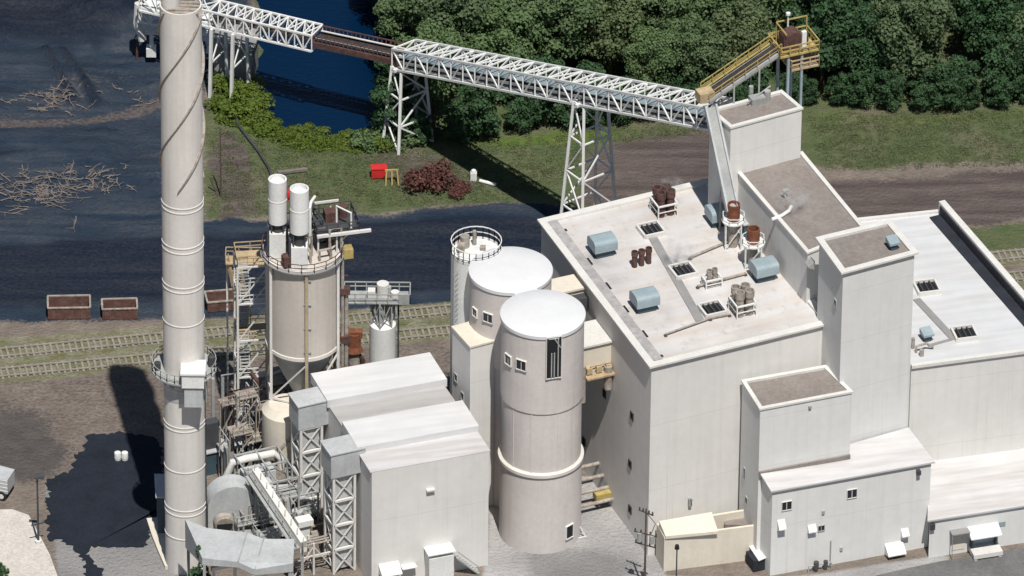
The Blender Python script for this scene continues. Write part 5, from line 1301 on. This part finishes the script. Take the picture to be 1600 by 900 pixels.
# river
m_, nt, b = new_mat('river_water'); b.inputs['Base Color'].default_value = (.0008, .012, .038, 1); b.inputs['Roughness'].default_value = .12
b.inputs['IOR'].default_value = 1.33; bump(nt, b, nz(nt, pos(nt, 1, 2.2, 1), 1.1, 4, .2, .8), .5, .08); MATS['river_water'] = m_
P = plan([(300, -420), (300, 260), (700, 260), (760, -420)])
mb = MB(); mb.add([(x, y, -.45) for x, y in P], [(0, 1, 2, 3)]); rv = mb.build('river', 'river_water'); tag(rv, 'calm dark blue river beside the coal yard', 'river', kind='structure')
def sheet(name, label, cat, pts, z, base, kind, rag=0, seed=3, var=.2, sc=.4):
    P = plan(pts); out = []
    rs = random.Random(seed)
    for i in range(len(P)):
        a, q = P[i], P[(i+1) % len(P)]; n = max(1, int(np.hypot(*(q-a))/.35)) if rag else 1
        for k in range(n):
            t = a+(q-a)*k/n; out.append((t[0]+rs.uniform(-rag, rag), t[1]+rs.uniform(-rag, rag)))
    mat(name+'_surface', base, .95, var=var, scale=sc, fine=.2, spec=.15)
    mb = MB(); mb.add([(x, y, z) for x, y in out], [tuple(range(len(out)))]); o = mb.build(name, name+'_surface'); return tag(o, label, cat, kind=kind)
sheet('concrete_pad', 'pale concrete pad at the lower left corner', 'pavement', [(-300, 800), (20, 797), (45, 806), (58, 830), (78, 868), (95, 915), (95, 1000), (-300, 1000)], .11, (.56, .52, .47), 'structure', 0, var=.1)
sheet('service_road', 'grey asphalt service road along the annex front', 'road', [(1400, 893), (1470, 878), (1640, 851), (2200, 780), (2200, 1100), (1150, 1100), (1210, 940)], .105, (.155, .152, .152), 'structure', 0, var=.2)
sheet('coal_spill', 'ragged black coal spill on the asphalt left of the chimney foot', 'coal', [(135, 682), (170, 678), (200, 676), (252, 690), (258, 790), (238, 815), (228, 856), (180, 858), (140, 854), (138, 866), (150, 880), (165, 893), (160, 912), (135, 912), (132, 885), (118, 860), (95, 842), (74, 845), (78, 825), (70, 815), (78, 800), (70, 785), (80, 770), (68, 757), (85, 745), (108, 737), (120, 722), (118, 712), (132, 702)], .115, (.018, .023, .033), 'stuff', .35, 5)
# white kerb wall left of the chimney
g = W(240, 850); o = thing('kerb_wall', 'short curved tan concrete kerb wall left of the chimney foot', 'wall', g)
m = MB(); kp = [W(a_, b_)-g for a_, b_ in ((229, 815), (237, 840), (247, 865), (258, 890))]
kq = [p+Vector((1.5, .3, 0)) for p in kp]
for i in range(3): m.prism([tuple(q[:2]) for q in (kp[i], kp[i+1], kq[i+1], kq[i])], 0, .45)
m.build('kerb', 'cream_wall', o)
# ================================================================ railway
def track(label, p0, p1):
    a, b = W(*p0), W(*p1); d = (b-a).normalized(); a = a-d*25; b = b+d*25; n_ = Vector((-d.y, d.x, 0)); L = (b-a).length
    r = thing('railway_track', label, 'railway', a, math.atan2(d.y, d.x))
    for s in (-.75, .75):
        m = MB(); m.bx(0, L, s-.07, s+.07, .12, .27); m.build('rail', 'rail_steel', r)
    m = MB(); k = 0; rs = random.Random(4)
    while k < L: m.box((k, rs.uniform(-.08, .08), .06), (.24, 2.3, .16), rs.uniform(-.03, .03)); k += .68
    tag(m.build('sleepers', 'sleeper', r), kind='stuff')
track('overgrown railway track nearer the coal yard, running behind the plant', (0, 553), (1600, 398))
track('overgrown railway track nearer the chimney, running behind the plant', (0, 584), (1600, 432))
# ================================================================ vegetation
def leaf_mesh(name, m_, lobes, size, per, seed, flat=1.0, stretch=None):
    rs = np.random.RandomState(seed); C = []; S = []; T = []; D = []
    for (cx, cy, cz, r) in lobes:
        n = max(20, int(per*r*r)); d = rs.normal(size=(n, 3)); d /= np.linalg.norm(d, axis=1)[:, None]
        d[:, 2] = np.where(d[:, 2] < -.45, -d[:, 2], d[:, 2]); rad = r*(rs.uniform(.62, 1.08, n))[:, None]
        c = np.array([cx, cy, cz])+d*rad*np.array([1, 1, flat]); C.append(c); D.append(d); S.append(size*rs.uniform(.6, 1.35, n)); T.append(np.clip(rs.uniform(.1, .9)*.55+rs.uniform(0, 1, n)*.45, 0, 1))
    C = np.concatenate(C); D = np.concatenate(D); S = np.concatenate(S)[:, None]; T = np.concatenate(T)
    nn = D+rs.normal(size=D.shape)*.55; nn /= np.linalg.norm(nn, axis=1)[:, None]
    h = rs.normal(size=D.shape); t = np.cross(nn, h); t /= np.linalg.norm(t, axis=1)[:, None]; b_ = np.cross(nn, t)
    q = np.stack([C+t*S*.6, C+b_*S*.5-nn*S*.12, C-t*S*.6, C-b_*S*.5+nn*S*.12], 1).reshape(-1, 3)
    me = bpy.data.meshes.new(name); n = len(C); me.vertices.add(4*n); me.vertices.foreach_set('co', q.ravel()); me.loops.add(4*n); me.loops.foreach_set('vertex_index', np.arange(4*n)); me.polygons.add(n); me.polygons.foreach_set('loop_start', np.arange(0, 4*n, 4)); me.update()
    a = me.attributes.new('tone', 'FLOAT', 'POINT'); a.data.foreach_set('value', np.repeat(T, 4).astype(np.float32)); me.materials.append(MATS[m_]); return me
def tree_proto(m_, label, h, r, seed, lobes_n=22, size=.30, per=165, group=None):
    rs = random.Random(seed); t = thing('broadleaf_tree', label, 'tree', (0, 0, 0), 0, group)
    lobes = []; cz = h-r*.95
    for i in range(lobes_n):
        th = i*2.399+rs.uniform(-.3, .3); v = -1.05+1.95*(i+.5)/lobes_n; rr = r*math.sqrt(max(.30 if v < 0 else .05, 1-v*v*.85))*rs.uniform(.45, .78)
        lobes.append((rr*math.cos(th), rr*math.sin(th), cz+v*r*.95, r*rs.uniform(.24, .44)))
    lobes.append((0, 0, cz, r*.55))
    me = leaf_mesh('crown', m_, lobes, size, per, seed, .9)
    c = bpy.data.objects.new('crown', me); COL.objects.link(c); c.parent = t
    m = MB(); m.tube([(0, 0, -.3), (.05, 0, h*.2), (-.05, .08, h*.45), (0, 0, h*.7)], .3, 8, .1)
    for k in range(5):
        l = lobes[rs.randrange(len(lobes))]; z0_ = h*rs.uniform(.28, .5); m.tube([(0, 0, z0_), (l[0]*.5, l[1]*.5, (z0_+l[2])*.5+.2), (l[0]*.9, l[1]*.9, l[2])], .13, 6, .04)
    m.build('trunk', 'bark', t); return t
protos = {
 'a': tree_proto('leaf_mid', 'mid green bushy tree in the wood behind the conveyor', 12.5, 4.6, 1, 24, group='mid green trees in the wood'),
 'b': tree_proto('leaf_mid', 'tall mid green tree with open crown in the wood behind the conveyor', 14, 4.2, 2, 20, group='tall mid green trees in the wood'),
 'c': tree_proto('leaf_light', 'paler grey-green tree standing out in the wood', 12, 4.4, 3, 22, group='paler trees in the wood'),
 'd': tree_proto('leaf_dark', 'dark bluish green tree in the wood right of the head house', 12.5, 4.4, 4, 24, group='dark trees in the wood'),
 'e': tree_proto('leaf_dark', 'low round dark green tree at the edge of the wood', 8, 3.3, 5, 16, group='low dark trees at the wood edge')}
used = set()
def plant(k, px, py, s, label=None):
    p = W(px, py); pr = protos[k]
    if k not in used:
        used.add(k); o = pr; o.location = p; o.rotation_euler = (0, 0, rt_.uniform(0, 6.28)); o.scale = (s, s, s)
    else: o = dup(pr, p, rt_.uniform(0, 6.28), None, (s, s, s*rt_.uniform(.92, 1.1)))
    kind_ = {'a': 'mid green bushy tree', 'b': 'tall open crowned tree', 'c': 'paler grey-green tree', 'd': 'dark bluish green tree', 'e': 'low dark tree'}[k]
    if label: kind_ = label
    place_ = 'near the pond' if px < 700 else 'behind the long conveyor' if px < 1130 else 'behind the head house' if px < 1300 else 'right of the head house'
    row_ = ' at the wood front' if not label and py > 150 else ' in the far wood rows' if not label and py < 30 else ' inside the wood' if not label else ' at the wood edge'
    o['label'] = kind_+' '+place_+row_; o['group'] = kind_+'s '+place_+row_
    return o
rt_ = random.Random(11)
WOOD = plan([(612, 212), (650, 222), (720, 222), (800, 208), (860, 196), (940, 200), (1010, 182), (1110, 178), (1262, 160), (1420, 172), (1720, 158), (1800, -190), (562, -190), (570, 0), (582, 60), (604, 120)])
pts_ = []
lo, hi = WOOD.min(0), WOOD.max(0); tries = 0
while tries < 9000:
    tries += 1
    q = np.array([rt_.uniform(lo[0], hi[0]), rt_.uniform(lo[1], hi[1])])
    if sdist(WOOD, np.array([q[0]]), np.array([q[1]]))[0] < 0: continue
    if all(np.hypot(*(q-o)) > 4.9 for o in pts_): pts_.append(q)
pts_.sort(key=lambda q: q[1])
for q in pts_:
    px, py = proj((q[0], q[1], 0)); edge = sdist(WOOD, np.array([q[0]]), np.array([q[1]]))[0]
    if px > 1720 or px < 500: continue
    if px > 1230: k = rt_.choice('dddda') if px < 1470 else rt_.choice('dacab')
    elif px > 1130: k = rt_.choice('caab')
    else: k = rt_.choice('aabccb')
    s = rt_.uniform(.82, 1.15)
    if edge < 2.2: k = rt_.choice('ee'+k); s *= .9
    plant(k, px, py, s)
print('trees', len(pts_))
# undergrowth along the wood edge
EDGE = [(620, 214), (655, 226), (720, 226), (800, 212), (860, 200), (940, 204), (1010, 187), (1110, 182), (1262, 166), (1340, 171), (1420, 178), (1560, 170), (1700, 164)]
for (x0, y0), (x1, y1) in zip(EDGE, EDGE[1:]):
    n_ = max(1, int((x1-x0)/24))
    for i in range(n_):
        f = (i+rt_.random())/n_; px, py = x0+(x1-x0)*f, y0+(y1-y0)*f-rt_.uniform(0, 7)
        if rt_.random() < .95: plant('e', px, py, rt_.uniform(.32, .72), 'low shrubby undergrowth tree')
# riverbank bushes
def bush_proto(m_, label, r, seed, size=.3, per=120, n=9, group=None, flat=.75, name='bush'):
    rs = random.Random(seed); lob = [(rs.uniform(-r, r)*.7, rs.uniform(-r, r)*.7, rs.uniform(.25, .8)*r*flat, r*rs.uniform(.35, .6)) for _ in range(n)]
    t = thing(name, label, 'bush', (0, 0, 0), 0, group); c = bpy.data.objects.new('foliage', leaf_mesh('foliage', m_, lob, size, per, seed, flat)); COL.objects.link(c); c.parent = t
    m = MB(); 
    for l in lob[:4]: m.tube([(0, 0, -.1), (l[0]*.5, l[1]*.5, l[2]*.6), (l[0], l[1], l[2])], .06, 5, .02)
    m.build('stem', 'bark', t); return t
bb = bush_proto('leaf_bright', 'bright yellow-green bush on the river bank', 2.0, 21, group='bright bushes on the river bank'); bb.location = W(372, 150); bb.rotation_euler.z = .4
for px, py, s in ((350, 135, .8), (392, 165, 1.0), (365, 175, .9), (400, 188, .8), (345, 165, .7), (430, 202, .6), (460, 212, .55), (495, 215, .6), (530, 220, .55), (560, 222, .6), (600, 228, .7), (445, 215, .5), (510, 224, .5), (575, 214, .6), (385, 140, .8), (412, 205, .6), (545, 212, .5), (480, 206, .5)):
    o = dup(bb, W(px, py), rt_.uniform(0, 6), None, (s*1.15, s*1.15, s*rt_.uniform(.7, 1)))
    if px > 420: o['label'] = 'small bright yellow-green bush along the low pond shore'; o['group'] = 'small bright bushes along the pond shore'
bb['label'] = 'bright yellow-green bush in the thicket beside the conveyor abutment'; bb['group'] = 'bright bushes beside the conveyor abutment'
for o in [q for q in bpy.data.objects if q.get('group') == 'bright bushes on the river bank']: o['label'] = bb['label']; o['group'] = bb['group']
db = bush_proto('leaf_mid', 'dark green bush at the foot of the river end trestle', 1.6, 22, group='dark bushes by the river end trestle'); db.location = W(565, 228)
for px, py, s in ((625, 225, 1), (650, 222, .9), (600, 216, .9), (640, 214, 1.1), (585, 222, .7)): dup(db, W(px, py), rt_.uniform(0, 6), None, s)
rb_ = bush_proto('leaf_red', 'big red-brown leafless looking shrub in the rough grass', 2.6, 23, .3, 100, 14, flat=.9, name='red_shrub'); rb_.location = W(672, 292)
dup(rb_, W(715, 300), 1.0, 'smaller dull red shrub right of the big red-brown one', (.62, .6, .35))
bl = bush_proto('leaf_dark', 'dark green bush at the lower left picture corner', 1.5, 24); bl.location = W(-6, 905)
# small conifer at the bottom
g = W(312, 985); cf = thing('conifer', 'small dark conifer tip in front of the flue duct', 'tree', g)
lob = []
for i in range(16):
    f = i/15; z = .8+f*4.6; r = 1.5*(1-f)+.15
    for k in range(max(1, int(5*(1-f)+1))): a = k*2.399+i; lob.append((r*.6*math.cos(a), r*.6*math.sin(a), z, r*.42+.12))
c = bpy.data.objects.new('crown', leaf_mesh('crown', 'leaf_dark', lob, .22, 150, 9)); COL.objects.link(c); c.parent = cf; cf.scale = (1.5, 1.5, 1.9)
m = MB(); m.tube([(0, 0, -.2), (0, 0, 5.2)], .14, 7, .03); m.build('trunk', 'bark', cf)
# rough grass tufts
rs = np.random.RandomState(3); lob = []
def tufts(name, label, m_, pts, n, rlo, rhi, size, per, seed, fl=.5):
    P = plan(pts); lo, hi = P.min(0), P.max(0); q = rs.uniform(lo, hi, (n*3, 2)); k = sdist(P, q[:, 0], q[:, 1]) > 0; q = q[k][:n]
    dd = sdist(plan(RIVER), q[:, 0], q[:, 1]); q = q[dd < -.6]
    me = leaf_mesh(name, m_, [(x, y, .08, rs.uniform(rlo, rhi)) for x, y in q], size, per, seed, fl)
    o = bpy.data.objects.new(name, me); COL.objects.link(o); tag(o, label, 'grass', kind='stuff')
tufts('grass', 'rough tufty grass between the coal yard and the wood', 'leaf_grass', [(405, 215), (590, 240), (700, 232), (900, 205), (1100, 180), (1100, 210), (930, 225), (860, 300), (760, 315), (420, 335), (330, 330), (330, 200)], 1300, .3, .9, .11, 45, 41, .12)
tufts('tall_grass', 'bright weedy growth along the river bank', 'leaf_bright', [(400, 185), (590, 212), (640, 226), (590, 240), (470, 236), (410, 215), (340, 190), (345, 140), (396, 130)], 420, .3, .7, .24, 130, 42)
tufts('meadow', 'rough meadow right of the head house', 'leaf_grass', [(1262, 180), (1700, 172), (1700, 255), (1290, 265)], 900, .3, .9, .11, 45, 43, .12)
# ================================================================ yard objects
# dead branches on the coal yard
def brush(label, px, py, r, n, seed):
    g = W(px, py); o = thing('dead_branches', label, 'branches', g); rs = random.Random(seed); main_a = rs.uniform(-.4, .9)
    def gz(p): return float(np.interp(g.x+p.x, xs, Z[np.searchsorted(ys, g.y+p.y)]))
    for i in range(n):
        a = main_a+rs.gauss(0, .75)+rs.choice((0, math.pi)); L = r*rs.uniform(.25, .8); p = Vector((rs.gauss(0, r*.5), rs.gauss(0, r*.42), 0))
        d = Vector((math.cos(a), math.sin(a), 0)); pts = []
        for k in range(7):
            q = p.copy(); q.z = gz(p)+.06+rs.uniform(0, .18); pts.append(q)
            d = (d+Vector((rs.uniform(-.45, .45), rs.uniform(-.45, .45), 0))).normalized(); p = p+d*L/6
        m = MB(); m.tube(pts, rs.uniform(.05, .10), 5, .02)
        for q in (2, 3, 4):
            e = pts[q]; d2 = Vector((rs.uniform(-1, 1), rs.uniform(-1, 1), rs.uniform(0, .2))).normalized(); m.tube([e, e+d2*L*.15, e+d2*L*.28+Vector((rs.uniform(-.3, .3), rs.uniform(-.2, .2), 0))], .045, 5, .015)
        m.build('branch', 'wood_dead', o)
brush('large sprawl of bleached dead branches on the coal ground', 55, 295, 5.0, 70, 1)
brush('smaller heap of bleached dead branches nearer the chimney', 158, 282, 3.2, 30, 2)
brush('thin scatter of dead branches on the far coal slope', 75, 158, 3.6, 34, 3)
brush('few thin dead twigs on the far coal slope beside the chimney', 200, 150, 2.2, 9, 4)
# open steel skips along the track
def skip(label, px, py, L, D, H, rz):
    g = W(px, py); o = thing('open_container', label, 'container', g, rz); m = MB(); t = .12
    m.bx(-L/2, L/2, -D/2, -D/2+t, .1, H); m.bx(-L/2, L/2, D/2-t, D/2, .1, H); m.bx(-L/2, -L/2+t, -D/2+t, D/2-t, .1, H); m.bx(L/2-t, L/2, -D/2+t, D/2-t, .1, H); m.bx(-L/2+t, L/2-t, -D/2+t, D/2-t, .1, .22); m.build('body', 'container_red', o)
    m = MB(); r = .11
    for y in (-D/2, D/2): m.bar((-L/2-.05, y, H+.06), (L/2+.05, y, H+.06), .2, .12)
    for x in (-L/2, L/2): m.bar((x, -D/2+.1, H+.062), (x, D/2-.1, H+.062), .2, .12)
    m.build('rim', 'stained_pipe', o); m = MB()
    for k in range(7): x = -L/2+.3+k*(L-.6)/6; m.bx(x-.07, x+.07, -D/2-.1, -D/2, .1, H)
    m.build('rib', 'container_red', o)
    m = MB(); m.bx(-L/2+.3, L/2-.3, -D/2+.3, -D/2+.5, 0, .1); m.bx(-L/2+.3, L/2-.3, D/2-.5, D/2-.3, 0, .1); m.build('skid', 'dark_steel', o)
skip('long rust red open container left of the dark coal strip, tallest rim', 108, 490, 4.6, 2.4, 1.5, R(3))
skip('shorter rust red open container between the long one and the chimney', 187, 492, 3.8, 2.0, 1.4, R(4))
skip('rust red open container half hidden between chimney and sloping stair', 352, 478, 4.2, 2.2, 1.3, R(10))
# wheel loader, cut by the frame
g = W(4, 772); o = thing('utility_trailer', 'light grey boxy trailer with spoked wheel, at the left edge by the lamp post', 'trailer', g, R(-18))
m = MB(); m.prism([(-4.2, -1.1), (1.0, -1.1), (1.0, 1.1), (-4.2, 1.1)], .9, [3.1, 2.7, 2.7, 3.1], bot=True); m.build('body', 'duct_grey', o)
m = MB()
for k in range(4): m.bx(-4.25, 1.03, -1.13, -1.1, 1.2+k*.45, 1.28+k*.45)
m.build('side_rail', 'white_paint', o)
for x in (-3.0, .3):
    for y in (-1.05, 1.05):
        m = MB(); m.cyl((x, y-.18, .55), (x, y+.18, .55), .55, n=22); wh = m.build('wheel', 'rubber', o)
        m = MB(); m.cyl((x, y-.2, .55), (x, y+.2, .55), .3, n=16); m.build('rim', 'white_paint', wh)
# lamp posts
g = W(60, 850); o = thing('lamp_post', 'dark lamp post on the edge of the pale concrete pad', 'lamp post', g); h = upz(g, 745)
m = MB(); m.cyl((0, 0, 0), (0, 0, h), .13, .09, n=10); m.build('pole', 'dark_steel', o); m = MB(); m.box((.25, -.2, h+.05), (1.0, .4, .2)); m.build('lamp_head', 'dark_steel', o); m = MB(); m.lathe((0, 0, 0), [(.35, 0), (.35, .5), (0, .55)], 14); m.build('base', 'coping', o)
m = MB(); m.bar((-.7, -.3, h*.3), (.7, .3, h*.3), .12); m.build('crossbar', 'dark_steel', o)
g = W(1056, 935); o = thing('lamp_post', 'thin dark lamp post in front of the cream store wall', 'lamp post', g); h = upz(g, 856)
m = MB(); m.cyl((0, 0, 0), (0, 0, h), .09, .07, n=10); m.build('pole', 'dark_steel', o); m = MB(); m.cyl((0, 0, h-.1), (0, 0, h+.35), .26, .2, n=14); m.build('lamp_head', 'black_void', o)
# utility pole with arms
g = W(1007, 925); h = upz(g, 795); o = thing('utility_pole', 'dark wooden utility pole with cross arms and transformers', 'utility pole', g)
m = MB(); m.cyl((0, 0, 0), (0, 0, h), .13, .09, n=10); m.build('pole', 'wood_dark', o)
for z, L in ((h-.5, 1.5), (h-3.2, 2.4), (h-4.6, 2.2)):
    m = MB(); m.bar((-L/2, .5, z), (L/2, -.5, z), .1, .12)
    for s in (-.45, -.2, .2, .45): q = Vector((0, 0, 0)).lerp(Vector((L, -1, 0)), s); m.cyl(q+Vector((0, 0, z+.05)), q+Vector((0, 0, z+.4)), .09, n=8)
    m.build('cross_arm', 'wood_dark', o)
for x, y, z in ((-.6, .2, h-4.2), (.65, -.25, h-4.2)):
    m = MB(); m.cyl((x, y, z), (x, y, z+1.0), .27, n=14); m.build('transformer', 'grey_steel', o)
m = MB(); m.tube([(0.1, 0, h-.6), (1.0, .2, h-2.0), (.6, .1, h-3.2)], .04, 6); m.build('wire', 'dark_steel', o)
# poles by the coal yard path
for (px, py, t, lb) in ((345, 308, 205, 'thin dark pole at the edge of the coal yard path, the taller one'), (338, 300, 278, 'short leaning dark post at the edge of the coal yard path')):
    g = W(px, py); o = thing('wooden_pole', lb, 'pole', g); h = upz(g, t); m = MB(); m.cyl((0, 0, 0), (0 if h > 4 else -.7, 0, h), .1, .07, n=8); m.build('pole', 'wood_dark', o)
# red box, yellow frame, white marker
g = W(592, 277); o = thing('red_tank', 'small bright red box tank in the rough grass', 'tank', g, R(6)); m = MB(); m.bx(-.85, .85, -.5, .5, .2, 1.3); m.build('body', 'red_paint', o); m = MB(); m.bx(-.9, .9, -.55, .55, 1.3, 1.42); m.build('lid', 'red_paint', o); m = MB(); m.bx(-.7, .7, -.4, .4, 0, .2); m.build('skid', 'dark_steel', o)
g = W(612, 286); o = thing('yellow_stand', 'yellow steel stand next to the small red tank', 'stand', g, R(6))
for x in (-.7, 0, .7):
    for y in (-.5, .5): m = MB(); m.bar((x, y, 0), (x*.8, 0, 1.7), .16); m.build('leg', 'yellow_paint', o)
m = MB(); m.bar((-.75, 0, 1.7), (.75, 0, 1.7), .18); m.build('top_bar', 'yellow_paint', o)
g = W(740, 281); o = thing('white_marker', 'small white post marker beside the conveyor shadow', 'marker', g); m = MB(); m.prism([(-.35, -.3), (.35, -.3), (.35, .3), (-.35, .3)], 0, 1.0); m.lathe((0, 0, 1.0), [(.33, 0), (.25, .3), (0, .4)], 12); m.build('marker', 'white_paint', o)
g = W(762, 288); o = thing('white_pipe', 'short white pipe lying beside the conveyor shadow', 'pipe', g); m = MB(); m.tube([(-.9, .4, .22), (.9, -.4, .22)], .2, 10); m.build('pipe', 'white_paint', o)
g = W(457, 271); o = thing('pale_log', 'pale plank lying in the grass behind the vent stacks', 'plank', g); m = MB(); m.bar((-1.6, -.35, .3), (1.6, .35, .35), .4, .3); m.build('plank', 'wood_dead', o)
# two white drums in the coal spill
for px, lb in ((184, 'white drum on the coal spill, left of the two'), (195, 'white drum on the coal spill, right of the two')):
    g = W(px, 719); o = thing('white_drum', lb, 'drum', g); m = MB(); m.lathe((0, 0, .1), [(.34, 0), (.36, .1), (.36, .85), (.34, .9), (0, .9)], 18); m.build('drum', 'white_paint', o); m = MB(); m.lathe((0, 0, .1), [(.37, .28), (.385, .32), (.37, .36)], 18); m.build('hoop', 'coping', o)
# lidded skip beside the annex
g = W(1186, 884); o = thing('lidded_skip', 'dark steel skip with raised white lid against the annex side wall', 'skip', g, AZ)
m = MB(); m.bx(-1.1, 1.1, -1.0, 1.0, .15, 1.5); m.build('bin', 'matte_black', o); m = MB(); m.prism([(-.6, -1.2), (1.2, -1.2), (1.2, 1.3), (-.6, 1.3)], [1.5, 1.9, 2.1, 1.7], [1.6, 2.0, 2.2, 1.8], bot=True); m.build('lid', 'white_paint', o); m = MB()
for x in (-.8, .8): m.bx(x-.1, x+.1, -.9, .9, 0, .15)
m.build('skid', 'grey_steel', o)
# floodlight tripod / cable drum left of ducts
g = W(902, 838); o = thing('a_frame_stand', 'small white A-frame stand beside the silo hatch', 'stand', g, AZ); m = MB()
for s in (-.8, .8): m.bar((s, -.5, 0), (0, 0, 1.8), .1); m.bar((s, .5, 0), (0, 0, 1.8), .1)
m.bar((-.8, -.5, .1), (.8, -.5, .1), .1); m.build('frame', 'white_paint', o)
# steam
def steam(label, px, py, z, L, seed):
    g = W(px, py, z); m_ = bpy.data.materials.new('steam_vapour'); m_.use_nodes = True; nt = m_.node_tree; nt.nodes.remove(nt.nodes['Principled BSDF'])
    v = N(nt, 'ShaderNodeVolumePrincipled'); v.inputs['Color'].default_value = (.95, .95, .96, 1); v.inputs['Density'].default_value = 0; v.inputs['Anisotropy'].default_value = .2
    nn = nz(nt, pos(nt), 1.1, 4, .47, .7)
    tc = nt.nodes.new('ShaderNodeTexCoord'); ln = N(nt, 'ShaderNodeVectorMath', operation='LENGTH'); nt.links.new(tc.outputs['Object'], ln.inputs[0])
    fo = nt.nodes.new('ShaderNodeMapRange'); fo.inputs[1].default_value = 1.0; fo.inputs[2].default_value = .2; fo.inputs[3].default_value = 0; fo.inputs[4].default_value = 1.1; nt.links.new(ln.outputs['Value'], fo.inputs[0])
    ml = N(nt, 'ShaderNodeMath', operation='MULTIPLY'); nt.links.new(nn, ml.inputs[0]); nt.links.new(fo.outputs[0], ml.inputs[1]); nt.links.new(ml.outputs[0], v.inputs['Density'])
    nt.links.new(v.outputs[0], nt.nodes['Material Output'].inputs['Volume'])
    m = MB(); m.lathe((0, 0, 0), [(math.sin(math.pi*i/10), -math.cos(math.pi*i/10)) for i in range(11)], 16); o = m.build('steam', m_); o.location = g; o.scale = L; o.rotation_euler = (0, .35, AZ); tag(o, label, 'steam', kind='stuff')
steam('wisp of white steam rising from the middle roof hatch', 1062, 392, zq+1.8, (2.6, 1.6, 2.2), 1)
steam('wisp of white steam above the far brown exhaust pipes', 1052, 288, zq+3.4, (1.8, 1.2, 1.2), 2)
steam('puff of white steam over the brown bunker roof', 1243, 312, zB+1.2, (2.8, 2.0, 1.6), 3)
# ================================================================ camera, light, world
cam = bpy.data.cameras.new('camera'); cam.sensor_width = 36; cam.lens = FPX/1600*36
cam.clip_start = 5; cam.clip_end = 6000
co = bpy.data.objects.new('camera', cam); COL.objects.link(co)
mw = Matrix.Identity(4)
for i in range(3): mw[i][0], mw[i][1], mw[i][2], mw[i][3] = CR[i], CU[i], -FW[i], CO[i]
co.matrix_world = mw; scene.camera = co
SUN_EL, SUN_H = R(SUN_EL_DEG), Vector((gc.x-tip.x, gc.y-tip.y, 0)).normalized()   # direction towards the sun
sd = SUN_H*math.cos(SUN_EL)+Vector((0, 0, math.sin(SUN_EL)))
sl = bpy.data.lights.new('sun', 'SUN'); sl.energy = 4.8; sl.angle = R(.53); sl.color = (1, .965, .91)
so = bpy.data.objects.new('sun', sl); COL.objects.link(so); so.rotation_euler = sd.to_track_quat('Z', 'Y').to_euler(); so.location = (0, -60, 120)
w = bpy.data.worlds.new('World'); scene.world = w; w.use_nodes = True
nt = w.node_tree; bg = nt.nodes['Background']
sk = nt.nodes.new('ShaderNodeTexSky'); sk.sky_type = 'NISHITA'; sk.sun_disc = False
sk.sun_elevation = SUN_EL; sk.sun_rotation = math.atan2(SUN_H.x, SUN_H.y); sk.air_density = 1.0; sk.dust_density = .5; sk.ozone_density = 1.5
nt.links.new(sk.outputs[0], bg.inputs[0]); bg.inputs[1].default_value = .05
vs = scene.view_settings; vs.view_transform = 'Standard'; vs.look = 'None'; vs.exposure = .06; vs.gamma = 1; vs.use_curve_mapping = False
scene.cycles.use_denoising = True
scene.cycles.volume_bounces = 3; scene.cycles.max_bounces = 6; scene.cycles.transparent_max_bounces = 8
